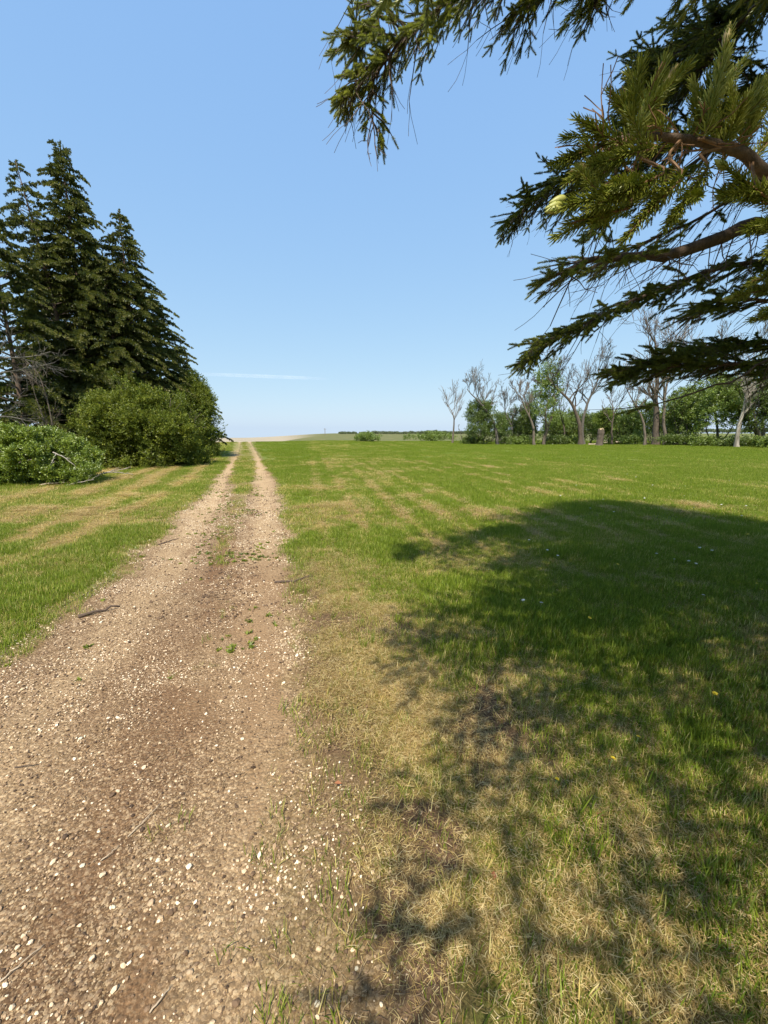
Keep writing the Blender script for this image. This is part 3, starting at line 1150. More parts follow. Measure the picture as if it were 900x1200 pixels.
def leafy(name, base, w, h, label, cat, mat, seed, n, near=False, trunk_h=.15, stems=5, group=None, lumps=9, flat=.5, barkm='bark_dark', depthw=None, top=.55):
    """a bush or leafy tree: stems with forking limbs, leaves gathered in uneven lumps round the limb ends"""
    rr = random.Random(seed)
    t = empty(name, base, label, cat, group)
    mb, tips = MB(), []
    depthw = depthw or w
    for s_ in range(stems):
        a = rr.uniform(0, 6.28)
        sp = rr.uniform(.0, .8) if stems > 1 else .05
        p0 = (math.cos(a) * w * .07 * sp, math.sin(a) * depthw * .07 * sp, -.05)
        d = np.array((math.cos(a) * sp * w / h, math.sin(a) * sp * depthw / h, 1.0))
        d /= np.linalg.norm(d)
        limb(mb, p0, d, h * rr.uniform(.38, .5), max(.02, h * .012) * (2.2 if stems == 1 else 1), 0, 3 if near else 2, rr, tips, .6, .08, .14, .008)
    st = mb.obj('trunk' if stems == 1 else 'stems', M[barkm], t, True)
    if stems > 1:
        tag(st, kind='stuff')
    # lumps
    L = []
    for k in range(lumps):
        a = rr.uniform(0, 6.28)
        q = rr.uniform(.15, 1) ** .6
        zc = rr.uniform(trunk_h, .86)
        wid = math.sin(math.pi * min(1, (zc - trunk_h) / (1 - trunk_h) * .85 + .22)) ** .6
        sz = rr.uniform(.16, .30)
        L.append((math.cos(a) * w * .5 * q * wid * (1 - sz * .6), math.sin(a) * depthw * .5 * q * wid * (1 - sz * .6), h * zc, sz))
    L.append((0, 0, h * .80, .24))
    sub = []
    sfac = .035 if near else .04
    for c in L:
        for q in range(16 if near else 9):
            v = np.array([rr.gauss(0, 1) for _ in range(3)])
            v /= np.linalg.norm(v)
            if v[2] < -.5:
                v[2] *= -1
            rad_ = c[3] * rr.uniform(.7, 1.35)
            sub.append((np.array(c[:3]) + v * np.array((rad_ * w * .9, rad_ * depthw * .9, rad_ * h * .9)), v))
    pts, dirs, scs, tin = [], [], [], []
    for k in range(n):
        if rr.random() < .86:
            if sub is not None and rr.random() < .8:
                c, vv = sub[rr.randrange(len(sub))]
                p = c + np.array([rr.gauss(0, 1) for _ in range(3)]) * h * sfac
                dd = vv * .7 + np.array((0, 0, .45)) + np.array([rr.gauss(0, .45) for _ in range(3)])
                if p[2] < .05:
                    p[2] = rr.uniform(.05, .4)
                pts.append(p)
                dirs.append(dd)
                scs.append(rr.uniform(.7, 1.3))
                tin.append(min(1, max(0, rr.gauss(.5, .22) + .1 * vv[2])))
                continue
            c = L[rr.randrange(len(L))]
            v = np.array([rr.gauss(0, 1) for _ in range(3)])
            v /= np.linalg.norm(v)
            rad_ = c[3] * (.55 + .5 * rr.random() ** .5) * rr.choice((1, 1, 1.18))
            p = np.array(c[:3]) + v * np.array((rad_ * w * .9, rad_ * depthw * .9, rad_ * h * .9 * (.8 if v[2] > 0 else .9)))
            dd = v * .8 + np.array((0, 0, .5)) + np.array([rr.gauss(0, .35) for _ in range(3)])
            tn = rr.gauss(.5, .2) + .08 * v[2]
        else:
            tp = tips[rr.randrange(len(tips))]
            p = tp[0] + np.array([rr.gauss(0, .05) for _ in range(3)]) * h
            dd = tp[1] + np.array([rr.gauss(0, .5) for _ in range(3)])
            tn = rr.gauss(.45, .2)
        if p[2] < .05:
            p[2] = rr.uniform(.05, .5)
        pts.append(p)
        dirs.append(dd)
        scs.append(rr.uniform(.75, 1.3))
        tin.append(min(1, max(0, tn)))
    protos = LS[mat] if near else LSF[mat]
    scatter('foliage', np.array(pts), dir_rot(dirs), np.array(scs), np.array(tin), protos, t)
    return t


g1 = G(52, 568)
leafy('leafy_bush', (g1[0] - .45, g1[1] + .6, tz(g1[0], g1[1])), 3.4, 1.5, 'low bright green bush at the left edge with dead sticks at its foot', 'bush', 'bush_bright', 41, 8500, True, .0, 6, 'bushes below the left spruces', 12, depthw=2.6)
g2 = G(170, 549)
leafy('leafy_bush', (g2[0] - .75, g2[1] + 1.6, tz(g2[0], g2[1])), 5.3, 3.2, 'big rounded green bush in front of the spruces beside the track', 'bush', 'bush', 43, 17000, True, .0, 8, 'bushes below the left spruces', 22, depthw=4.4)
g3 = G(120, 545)
leafy('leafy_bush', (g3[0] - .3, g3[1] + 2.6, tz(g3[0], g3[1])), 4.4, 4.3, 'taller dark green bush tucked between the big rounded bush and the spruces', 'bush', 'bush', 47, 6200, True, .05, 5, 'bushes below the left spruces', 12, depthw=3)
b, h = at(228, 448, 27)
leafy('leafy_tree', b, 3.0, h, 'leafy young tree at the right end of the left row reaching over the track verge', 'tree', 'bush', 53, 8000, True, .02, 3, None, 16, barkm='bark_dark')


# ------------------------------------------------------------------ bare dead trees
def dead_tree(path, depth, r0, label, seed, mat='bark_pale', crown=1.0, nb=9, lev=3, first=.35, group='dead bare trees in the row across the field', lf=.62, spread=.6, up=.1, name='dead_tree', cat='dead tree', cap=False):
    """path: the main stem's run, foot first, as seen; every main limb is a part"""
    rr = random.Random(seed)
    top = [P(px, py, depth) for px, py in path]
    p0 = P(path[0][0], path[0][1], depth)
    z0 = tz(p0[0], p0[1])
    y0 = p0[1]
    pl = []
    for (px, py) in path:
        d = ray(px, py)
        kk = y0 / d[1]
        q = CAM + d * kk
        pl.append(q)
    pl = np.array(pl)
    pl[:, 2] = z0 + (pl[:, 2] - pl[0][2]) * .84
    for i in range(1, len(pl)):
        pl[i][1] += rr.uniform(-.4, .4) * i / len(pl) * crown
    t = empty(name, pl[0], label, cat, group)
    loc = pl - pl[0]
    loc[0][2] -= .15
    H = loc[-1][2]
    n = 14
    pa = smooth_path(loc, n)
    ff = np.linspace(0, 1, n)
    pa[1:-1] += np.array([[rr.gauss(0, .004) * H, rr.gauss(0, .004) * H, 0] for _ in range(n - 2)])
    rs = r0 * (1 - ff * .82)
    rs[0] *= 1.35
    mb = MB()
    mb.tube(pa, rs, 8, cap=cap)
    tips = []
    mb.obj('trunk', M[mat], t, True)
    for k in range(nb):
        f = first + (1 - first) * (k + rr.random() * .7) / nb
        f = min(f, .98)
        c = np.array([np.interp(f, ff, pa[:, j]) for j in range(3)])
        a = rr.uniform(0, 6.28)
        sp_ = rr.uniform(.5, 1.1)
        d = np.array((math.cos(a) * sp_, math.sin(a) * sp_ * .8, rr.uniform(.6, 1.3)))
        d /= np.linalg.norm(d)
        b_ = MB()
        limb(b_, c, d, H * crown * rr.uniform(.20, .34) * (1.25 - .55 * f), max(.03, np.interp(f, ff, rs) * .6), 1, lev + 1, rr, tips, spread, up, .15, .019, 2.7, lf)
        b_.obj('branch', M[mat], t)
    return t


def foot(px, py):
    g_ = G(px, py)
    return g_[1] * math.cos(PITCH) + CAM[2] * math.sin(PITCH)


D1 = 56
dead_tree([(530, 518), (532, 495), (531, 478), (523, 460)], 60, .15, 'slim dark dead tree standing alone at the left end of the far row', 101, 'bark_dark', 1.5, 8, 2, .45)
dead_tree([(583, 520), (581, 495), (570, 472), (558, 455), (548, 442)], 56, .22, 'crooked grey dead tree bending to the left over the dark shrub', 103, 'bark_pale', 1.1, 9, 3, .4)
dead_tree([(598, 520), (600, 497), (593, 478), (592, 455)], 58, .15, 'thin pale dead tree right behind the crooked one', 107, 'bark_pale', 1.0, 7, 3, .35)
dead_tree([(626, 521), (625, 495), (618, 475), (612, 458), (604, 446)], 55, .19, 'dark dead tree just left of the leafy poplar, curving leftward', 109, 'bark_dark', 1.0, 8, 3, .4)
dead_tree([(661, 521), (661, 497), (657, 475), (660, 455)], 57, .13, 'small dead tree between the leafy poplar and the wide forked tree', 113, 'bark_brown', 1.1, 7, 2, .4)
dead_tree([(680, 521), (679, 490), (670, 462), (652, 440), (641, 424)], 55, .30, 'wide forked dead tree reaching left and right above the hedge', 127, 'bark_brown', 1.0, 9, 3, .35)
dead_tree([(684, 521), (683, 490), (691, 460), (700, 435), (702, 412)], 55.5, .24, 'tall right hand stem of the forked dead trees in the middle of the row', 131, 'bark_pale', 1.0, 10, 3, .35)
dead_tree([(717, 522), (717, 497), (719, 475), (714, 452)], 54, .14, 'thin dead tree right of the broken stump', 137, 'bark_brown', 1.1, 7, 2, .4)
dead_tree([(755, 524), (755, 500), (750, 478), (741, 458), (733, 435)], 48, .16, 'dark slender trunk bending left beside the thick brown trunk', 139, 'bark_dark', .9, 7, 3, .5)
dead_tree([(768, 523), (769, 490), (770, 455), (772, 415), (768, 372)], 49, .42, 'tall dead tree with a thick brown trunk, the biggest of the far row', 149, 'bark_brown', .9, 13, 3, .42)
dead_tree([(779, 524), (779, 495), (781, 455), (792, 410), (806, 380)], 48, .20, 'slender dark trunk close on the right of the thick brown one', 151, 'bark_dark', 1.0, 11, 3, .4)
dead_tree([(863, 527), (864, 510), (869, 485), (873, 460), (876, 430)], 42, .24, 'leaning whitened trunk at the right end of the far row', 157, 'bark_white', .8, 8, 3, .5)
dead_tree([(842, 524), (841, 500), (838, 470), (845, 430), (850, 395)], 47, .15, 'bare tree behind the spruce boughs left of the whitened trunk', 163, 'bark_pale', 1.0, 9, 3, .4)
dead_tree([(893, 525), (894, 500), (897, 460), (894, 425), (900, 385)], 44, .18, 'bare tree behind the spruce boughs at the right edge of the view', 167, 'bark_pale', 1.0, 9, 3, .4)
dead_tree([(543, 517), (540, 504), (537, 492)], 60, .07, 'short leaning dead stick beside the slim dark dead tree', 169, 'bark_pale', .5, 3, 1, .5)


def row_leafy(px, py_base, py_top, wpx, depth, label, cat, mat, seed, n, **kw):
    d = ray(px, py_base)
    p0 = P(px, py_base, depth)
    z0 = tz(p0[0], p0[1])
    h_ = (py_base - py_top) / FPX * depth
    w_ = wpx / FPX * depth
    return leafy(kw.pop('name', 'leafy_shrub'), (p0[0], p0[1], z0), w_, h_, label, cat, mat, seed, n, **kw)


GS = 'shrubs in the far row'
row_leafy(566, 520, 476, 44, 57, 'dark rounded shrub at the left end of the far hedge', 'shrub', 'leaf_dark', 201, 1500, group=GS, stems=5)
row_leafy(603, 520, 484, 34, 60, 'dark shrub between the crooked dead tree and the leafy poplar', 'shrub', 'leaf_dark', 203, 1000, group=GS)
row_leafy(618, 520, 468, 20, 61, 'narrow upright dark shrub behind the dark dead tree', 'shrub', 'leaf_dark', 205, 600, group=GS)
row_leafy(637, 522, 440, 32, 56, 'slender leafy green poplar rising above the hedge', 'tree', 'leaf_mid', 207, 900, name='poplar_tree', stems=1, trunk_h=.25, lumps=12)
row_leafy(655, 519, 489, 38, 62, 'low mid green shrub right of the leafy poplar', 'shrub', 'leaf_mid', 209, 800, group=GS)
row_leafy(680, 519, 487, 34, 63, 'low shrub behind the wide forked dead tree', 'shrub', 'leaf_dark', 211, 800, group=GS)
row_leafy(706, 521, 486, 34, 58, 'bright yellow green shrub behind the broken stump', 'shrub', 'leaf_yellow', 213, 900, group=GS)
row_leafy(744, 521, 477, 40, 55, 'dark green rounded shrub left of the thick brown trunk', 'shrub', 'leaf_mid', 217, 1100, group=GS)
row_leafy(726, 521, 496, 24, 60, 'small dark shrub between the yellow green one and the rounded one', 'shrub', 'leaf_dark', 219, 500, group=GS)
for k, (px, w_, top_, m_) in enumerate(((588, 26, 488, 'leaf_dark'), (650, 30, 492, 'leaf_dark'), (668, 28, 484, 'leaf_dark'), (692, 26, 490, 'leaf_mid'), (716, 28, 487, 'leaf_mid'), (735, 30, 486, 'leaf_dark'), (762, 34, 484, 'leaf_dark'), (782, 34, 478, 'leaf_mid'))):
    lb_ = ('behind the crooked dead tree', 'behind the leafy poplar on its right', 'behind the small dead tree', 'behind the tall fork of dead stems', 'behind the thin dead tree right of the stump', 'filling the gap left of the rounded shrub',
           'directly behind the thick brown trunk', 'between the thick brown trunk and the low crowned tree')[k]
    row_leafy(px, 519, top_, w_, 65 if px < 750 else 56, 'dark hedge shrub ' + lb_, 'shrub', m_, 271 + k, 700, group=GS)
GT = 'leafy trees at the right end of the far row'
row_leafy(800, 523, 462, 50, 48, 'leafy green tree with low crown right of the thick brown trunk', 'tree', 'leaf_mid', 223, 1700, name='leafy_tree', stems=3, trunk_h=.22, group=GT, lumps=13)
row_leafy(838, 524, 455, 54, 46, 'leafy green tree with silvery leaves left of the whitened trunk', 'tree', 'leaf_mid', 227, 1900, name='leafy_tree', stems=2, trunk_h=.24, group=GT, lumps=13)
row_leafy(890, 525, 440, 58, 44, 'large dark leafy tree behind the whitened trunk at the right edge', 'tree', 'leaf_dark', 229, 2200, name='leafy_tree', stems=1, trunk_h=.25, group=GT, lumps=14)
row_leafy(940, 525, 450, 60, 43, 'leafy tree just beyond the right edge of the view', 'tree', 'leaf_mid', 231, 1500, name='leafy_tree', stems=2, trunk_h=.2, group=GT)
GW = 'low weeds along the foot of the far row'
for k, (px, w_, dd) in enumerate(((556, 30, 57), (612, 40, 57), (650, 34, 57), (672, 26, 57), (722, 24, 55), (742, 30, 52), (790, 46, 47), (828, 42, 45), (862, 40, 43), (895, 44, 41))):
    names_ = ('between the lone dead tree and the dark shrub', 'under the dark dead tree left of the poplar', 'right of the poplar foot', 'left of the wide forked tree foot', 'right of the stump', 'left of the thick brown trunk',
              'right of the thick brown trunk', 'under the silvery leaved tree', 'round the foot of the whitened trunk', 'at the right edge below the dark leafy tree')[k]
    py = 600 - FPX * math.tan(PITCH - math.atan(1.62 / dd)) if False else 507 + 1.62 * FPX / dd
    row_leafy(px, py, py - 6.5, w_, dd, 'low weedy undergrowth ' + names_, 'weeds', ('leaf_dark', 'leaf_mid')[k % 2], 301 + k, 260, group=GW, name='weed_clump', stems=2, lumps=7, trunk_h=0, depthw=2)
row_leafy(430, 518.5, 511, 32, 66, 'low green bush standing alone out in the open field', 'bush', 'leaf_mid', 251, 500, name='field_bush', stems=3, trunk_h=0)
row_leafy(505, 517, 509, 50, 72, 'low strip of scrub left of the lone dead tree', 'shrub', 'leaf_mid', 253, 600, name='field_bush', stems=3, trunk_h=0)


# ------------------------------------------------------------------ stump, logs, dead sticks
def on_ground(px, py):
    g_ = G(px, py)
    return (g_[0], g_[1], tz(g_[0], g_[1]))


def stump():
    p0 = P(702, 524, 50)
    t = empty('tree_stump', (p0[0], p0[1], tz(p0[0], p0[1])), 'broken brown tree stump with a pale splintered top', 'stump')
    mb = MB()
    zs = np.linspace(-.1, 1.75, 8)
    r_ = np.array([.50, .42, .38, .36, .36, .35, .37, .33])
    pts = np.stack((np.sin(zs) * .05, zs * 0, zs), 1)
    mb.tube(pts, r_, 12)
    v = mb.v[0]
    v += (np.random.default_rng(3).random(v.shape) - .5) * .06
    v[-12:, 2] += np.random.default_rng(4).random(12) * .35
    mb.obj('trunk', M['bark_brown'], t)
    m2 = MB()
    for k in range(9):
        a = k * .7
        c = np.array((.18 * math.cos(a) + .05, .18 * math.sin(a), 1.6))
        hh = random.uniform(.25, .6)
        m2.tube([c, c + np.array((0, 0, hh * .6)), c + np.array((.02, 0, hh))], [.11, .08, .01], 5)
    m2.obj('splintered_top', M['wood_pale'], t)


M['wood_pale'] = flat_mat('fresh_split_wood', (.50, .38, .22), .8, (.72, .58, .38), 12)
M['wood_grey'] = flat_mat('weathered_wood', (.22, .19, .165), .85, (.42, .38, .33), 14)
M['wood_tan'] = flat_mat('barkless_log', (.36, .28, .2), .85, (.5, .42, .32), 10)
stump()


def stick(name, pts, r, label, cat, mat, group=None, side=0, seed=0, sides=7):
    """a stick lying about: main piece with side twigs as parts"""
    rr = random.Random(seed)
    pts = np.asarray(pts, float)
    t = empty(name, pts[0], label, cat, group) if side else None
    base = pts[0]
    pp = smooth_path(pts - base, 9)
    pp[1:-1] += np.array([[rr.gauss(0, r * .5) for _ in range(3)] for _ in range(7)])
    mb = MB()
    rad = r * np.linspace(1, .45, 9) * np.array([rr.uniform(.85, 1.15) for _ in range(9)])
    mb.tube(pp, rad, sides)
    o = mb.obj('stem' if side else name, M[mat], t, True)
    if not side:
        o.location = base
        return tag(o, label, cat, group)
    L = np.linalg.norm(pp[-1] - pp[0])
    for k in range(side):
        i = rr.randint(1, 7)
        d = pp[i + 1] - pp[i]
        d /= np.linalg.norm(d)
        q = np.array((rr.gauss(0, 1), rr.gauss(0, 1), abs(rr.gauss(0, .6))))
        d2 = d + q / np.linalg.norm(q) * .8
        d2 /= np.linalg.norm(d2)
        l = L * rr.uniform(.15, .4)
        b_ = MB()
        b_.tube([pp[i], pp[i] + d2 * l * .5 + np.array((0, 0, rr.uniform(0, .05) * l)), pp[i] + d2 * l], [rad[i] * .6, rad[i] * .4, rad[i] * .15], 4)
        b_.obj('twig', M[mat], t)
    return t


def gp(px, py, up=.0):
    a_ = on_ground(px, py)
    return (a_[0], a_[1], a_[2] + up)


# on the track
stick('dead_stick', [gp(92, 725, .02), gp(118, 719, .03), gp(141, 713, .022)], .016, 'straight dark dead stick lying on the left side of the track', 'stick', 'twig', seed=1)
stick('dead_stick', [gp(322, 683, .014), gp(345, 682, .024), (gp(357, 678, .016)), gp(368, 676, .02)], .013, 'forked purplish dark stick on the right edge of the track', 'stick', 'twig', side=3, seed=2)
stick('dead_stick', [gp(70, 712, .008), gp(100, 696, .01), gp(128, 680, .008)], .007, 'thin twig along the left verge above the straight dark stick', 'stick', 'twig', seed=3)
stick('dead_stick', [gp(186, 640, .012), gp(200, 635, .014), gp(210, 631, .01)], .008, 'short thin twig farther up the left wheel lane', 'stick', 'twig', seed=4)
GD = 'straw stalks lying on the gravel'
for k, (a_, b_, lb) in enumerate((((0, 1152), (52, 1108), 'long straw stalk pointing up from the lower left corner'), ((150, 982), (188, 944), 'straight straw stalk lying in the middle of the near gravel'),
                                  ((176, 1190), (200, 1160), 'short straw stalk at the bottom edge of the gravel'), ((18, 903), (46, 899), 'thin dark curved stalk at the left edge of the gravel'),
                                  ((118, 1010), (140, 992), 'thin reddish stalk left of the straight straw stalk'))):
    stick('straw_stalk', [gp(*a_, .01), gp((a_[0] + b_[0]) / 2 + 2, (a_[1] + b_[1]) / 2 + 1, .018), gp(*b_, .01)], .0026, lb, 'stalk', 'wood_tan' if k != 3 else 'twig', GD, 0, 20 + k, 5)

# dead sticks at the foot of the low bush and between the bushes
GB = 'dead branches at the foot of the left bushes'
dl = [((8, 548), (50, 538), 2.0, 'thin pale dead branch across the front of the low bush'),
      ((58, 552), (66, 532), 5.0, 'forked grey dead branch standing at the foot of the low bush'),
      ((62, 530), (90, 548), 4.0, 'grey dead branch leaning to the right out of the low bush'),
      ((46, 571), (78, 566), 2.0, 'pale reddish dead branch on the ground below the low bush'),
      ((78, 572), (110, 562), 2.0, 'broken dead branch at the right foot of the low bush'),
      ((108, 560), (150, 549), 3.0, 'long grey dead branch between the low bush and the big bush'),
      ((118, 555), (156, 556), 3.0, 'grey dead branch lying in front of the big bush')]
for k, (a_, b_, sd_, lb) in enumerate(dl):
    A, B_ = gp(*(a_[0], 570)), gp(*(b_[0], 566 if k < 5 else 560))
    dep = foot(a_[0], 570) if k < 5 else foot(a_[0], 560)
    A = P(a_[0], a_[1], dep)
    B_ = P(b_[0], b_[1], dep + .2)
    mid = (A + B_) / 2 + np.array((0, 0, .06))
    for q in (A, mid, B_):
        q[2] = max(q[2], .03)
    stick('dead_branch', [A, mid, B_], .02, lb, 'branch', 'wood_grey' if k != 3 else 'wood_tan', GB, 5, 60 + k, 5)

# bare brushy limbs poking out of the left spruces
GP = 'bare pale snags in front of the left spruces'
for k, (path, dep, lb, r_) in enumerate(((((-50, 424), (0, 420), (36, 418), (60, 412)), 15.5, 'long pale bare limb reaching in from the left edge before the spruces', .045),
                                        (((-40, 440), (0, 437), (30, 432), (62, 426)), 15.8, 'second bare limb below the long pale one at the left edge', .03),
                                        (((-30, 492), (0, 488), (20, 490), (42, 496)), 15.2, 'bare grey limb low at the left edge above the low bush', .03),
                                        (((64, 512), (62, 470), (56, 440), (44, 425)), 17, 'upright bare brown sapling between the low bush and the spruces', .035),
                                        (((58, 512), (52, 480), (48, 455), (52, 430)), 17.5, 'thin bare sapling close on the left of the upright brown one', .025))):
    rr = random.Random(400 + k)
    pl = np.array([P(a_, b_, dep) for a_, b_ in path])
    if k >= 3:
        pl[:, 1] = pl[0, 1]
        pl = np.vstack(((pl[0][0], pl[0][1], 0), pl))
    t = empty('bare_snag', pl[0], lb, 'bare branch' if k < 3 else 'sapling', GP)
    pa = smooth_path(pl - pl[0], 14)
    mb = MB()
    mb.tube(pa, np.linspace(r_, r_ * .3, 14), 6)
    mb.obj('stem', M['bark_pale' if k < 3 else 'bark_brown'], t, True)
    for q in range(9):
        i = rr.randint(3, 12)
        d = pa[i + 1] - pa[i]
        d /= np.linalg.norm(d)
        d = d + np.array([rr.gauss(0, .5) for _ in range(3)])
        d /= np.linalg.norm(d)
        b_ = MB()
        limb(b_, pa[i], d, rr.uniform(.35, .7), r_ * .32, 2, 4, rr, [], .6, .02, .15, .005, 2.2, .65)
        b_.obj('twig', M['bark_pale' if k < 3 else 'bark_brown'], t)

# logs and brush below the far row
GL = 'fallen logs along the far row'
for k, (a_, b_, dep, r_, lb) in enumerate((((548, 516), (566, 508), 58, .13, 'grey log propped up beside the dark shrub at the left end'),
                                          ((545, 517), (564, 513), 58, .12, 'lower grey log lying beneath the propped log'),
                                          ((785, 517.5), (812, 515), 49, .16, 'tan fallen log right of the thick brown trunk'),
                                          ((790, 520), (822, 518), 48, .14, 'dark tan log lying nearest to the grass right of the thick trunk'),
                                          ((722, 518), (748, 516), 54, .12, 'tan fallen log behind the dark rounded shrub'),
                                          ((846, 519), (880, 516), 46, .13, 'fallen pole crossing behind the whitened trunk'),
                                          ((690, 521), (712, 518), 53, .10, 'pale broken limb at the foot of the stump'))):
    A, B_ = P(*a_, dep), P(*b_, dep + .8)
    A[2] = max(A[2], tz(A[0], A[1]) + r_ * .8)
    B_[2] = max(B_[2], tz(B_[0], B_[1]) + r_ * .8)
    stick('fallen_log', [A, (A + B_) / 2, B_], r_, lb, 'log', 'wood_grey' if k < 2 else 'wood_tan', GL, 3, 90 + k)


# ------------------------------------------------------------------ overhanging spruce on the right
def shoot(mat, L=.09, n=90, nl=.019, w=.0014, curve=.3, name='spruce_shoot', thick=False):
    mb = MB()
    mb.tube([(0, 0, 0), (0, 0, L)], [.0022, .0014], 4, .0)
    for k in range(n):
        f = (k + random.random()) / n
        a = k * 2.39996 + random.uniform(-.3, .3)
        el = 1.15 - .55 * f + random.uniform(-.22, .22)
        d = np.array((math.sin(el) * math.cos(a), math.sin(el) * math.sin(a), math.cos(el)))
        b0 = np.array((0, 0, L * f))
        l = nl * random.uniform(.75, 1.15) * (1 - .25 * f * f)
        s_ = np.cross(d, (0, 0, 1))
        s_ /= np.linalg.norm(s_) + 1e-9
        e = np.array((0, 0, 1)) * l * curve * .35
        m_ = b0 + d * l * .55
        r_ = random.random()
        if thick:
            u_ = np.cross(d, s_)
            v = []
            for (c, ww) in ((b0, w * .7), (m_, w), (b0 + d * l * .9 + e * .8, w * .8)):
                v += [c - s_ * ww * .5, c + s_ * ww * .5, c + u_ * ww * .6]
            v.append(b0 + d * l + e)
            fs = []
            for r0_ in (0, 3):
                for j in range(3):
                    j2 = (j + 1) % 3
                    fs.append((r0_ + j, r0_ + j2, r0_ + 3 + j2, r0_ + 3 + j))
            for j in range(3):
                fs.append((6 + j, 6 + (j + 1) % 3, 9))
            mb.add(v, fs, r_)
        else:
            mb.add([b0 - s_ * w * .5, m_ - s_ * w * .55, b0 + d * l + e, m_ + s_ * w * .55, b0 + s_ * w * .5], [(0, 1, 2, 3, 4)], r_)
    return mb.mesh(name, M[mat])


SH_FAR = [shoot('needle', .075, 120, .018, .0024) for _ in range(5)]
SH_NEAR = [shoot('needle_near', .085, 115, .0225, .0021, .6, 'spruce_shoot_close', True) for _ in range(4)]

TR = np.array((3.7, 1.5, 0.0))
big = empty('spruce_tree', (TR[0], TR[1], tz(TR[0], TR[1])), 'big spruce whose boughs overhang the view from the right side', 'tree')
OB = np.array(big.location)
mb = MB()
zs = np.linspace(-.1, 12.5, 16)
mb.tube(np.stack((np.sin(zs * .5) * .05, zs * 0, zs), 1), .27 * (1 - (zs + .1) / 12.6 * .93), 10)
mb.obj('trunk', M['bark'], big, True)


def bough(path, r0, seed, lat=.45, dens=1.0, start=.1, mat_sh=None, scale=1.0, droop=.13, bare=12, tintc=.4, latstep=.085, name='branch', fan=None, ends=.55, sub=True, thin=.42):
    """one bough: limb, side twigs with needle shoots, dead hanging twigs; path in world space, trunk end first"""
    rr = random.Random(seed)
    pl = np.asarray(path, float) - OB
    L = np.sum(np.linalg.norm(np.diff(pl, axis=0), axis=1))
    n = max(10, int(L / .16))
    pa = smooth_path(pl, n)
    pa[2:] += np.array([[rr.gauss(0, .008) for _ in range(3)] for _ in range(n - 2)])
    ff = np.linspace(0, 1, n)
    rs = r0 * thin * (1 - ff) ** .8 + .003
    mb = MB()
    mb.tube(pa, rs, 8)
    br = mb.obj(name, M['bark'], big, True)
    tw, pts, dirs, scs, tin = MB(), [], [], [], []
    N_ = int(L * (1 - start) / latstep * dens * 1.9)
    for k in range(N_):
        f = start + (1 - start) * (k + rr.random()) / N_
        c = np.array([np.interp(f, ff, pa[:, j]) for j in range(3)])
        i = min(n - 2, int(f * (n - 1)))
        td = pa[i + 1] - pa[i]
        td /= np.linalg.norm(td)
        side = np.cross(td, (0, 0, 1))
        side /= np.linalg.norm(side)
        sg = 1 if k % 2 else -1
        ll = lat * (ends + (1 - ends) * math.sin(math.pi * min(1, (1 - f) * .9 + .1))) * rr.uniform(.45, 1.15) * (min(1, (1 - f) * 5 + .35))
        v = td * rr.uniform(.45, .9) + side * sg * rr.uniform(.55, 1.0) + np.array((0, 0, rr.uniform(-.3, .3)))
        v /= np.linalg.norm(v)
        m_ = 5
        q = [c]
        vv = v.copy()
        for j in range(m_):
            vv = vv + np.array((0, 0, -droop * .35)) + np.array([rr.gauss(0, .07) for _ in range(3)])
            vv /= np.linalg.norm(vv)
            q.append(q[-1] + vv * ll / m_)
        q = np.array(q)
        tw.tube(q, np.linspace(.0055, .002, m_ + 1) * scale ** .5, 3, cap=False)
        # shoots on this twig
        st = .075 * scale
        ns = max(1, int(ll * .9 / st))
        for j in range(ns):
            fj = .12 + .88 * (j + .5) / ns
            p = np.array([np.interp(fj, np.linspace(0, 1, m_ + 1), q[:, a]) for a in range(3)])
            d_ = q[-1] - q[0]
            d_ /= np.linalg.norm(d_)
            pts.append(p)
            dirs.append(d_ + np.array([rr.gauss(0, .12) for _ in range(3)]))
            scs.append(scale * rr.uniform(.8, 1.15))
            tin.append(rr.gauss(tintc, .18) + .25 * (f > .85))
            if sub and rr.random() < .75:
                for s2 in (-1, 1):
                    w_ = np.cross(d_, (0, 0, 1))
                    w_ /= np.linalg.norm(w_) + 1e-9
                    d2 = d_ * .8 + w_ * s2 * rr.uniform(.4, .9) + np.array((0, 0, rr.uniform(-.5, .25)))
                    pts.append(p)
                    dirs.append(d2)
                    scs.append(scale * rr.uniform(.6, 1.0))
                    tin.append(rr.gauss(tintc, .18) + .25 * (f > .85))
    # leading shoots
    for j in range(6):
        pts.append(pa[-1] - (pa[-1] - pa[-2]) * j * .35)
        dirs.append(pa[-1] - pa[-2] + np.array([rr.gauss(0, .03) for _ in range(3)]))
        scs.append(scale)
        tin.append(.7)
    for k in range(bare):
        f = rr.uniform(.15, .95)
        c = np.array([np.interp(f, ff, pa[:, j]) for j in range(3)])
        i = min(n - 2, int(f * (n - 1)))
        td = pa[i + 1] - pa[i]
        td /= np.linalg.norm(td)
        v = td * rr.uniform(.3, 1.2) + np.array((rr.gauss(0, .4), rr.gauss(0, .4), rr.uniform(-.9, .15)))
        v /= np.linalg.norm(v)
        limb(tw, c, v, rr.uniform(.14, .36), .004, 2, 3, rr, [], .7, -.02, .1, .0014, 1.8, .6)
    tg = tw.obj('twigs', M['twig'], br)
    tag(tg, kind='stuff')
    if len(pts):
        scatter('needles', np.array(pts), dir_rot(dirs), np.array(scs), np.clip(tin, 0, 1), mat_sh or SH_FAR, br)
    return br


def tp(h_, dx=0, dy=0):
    return TR + np.array((dx, dy, h_))


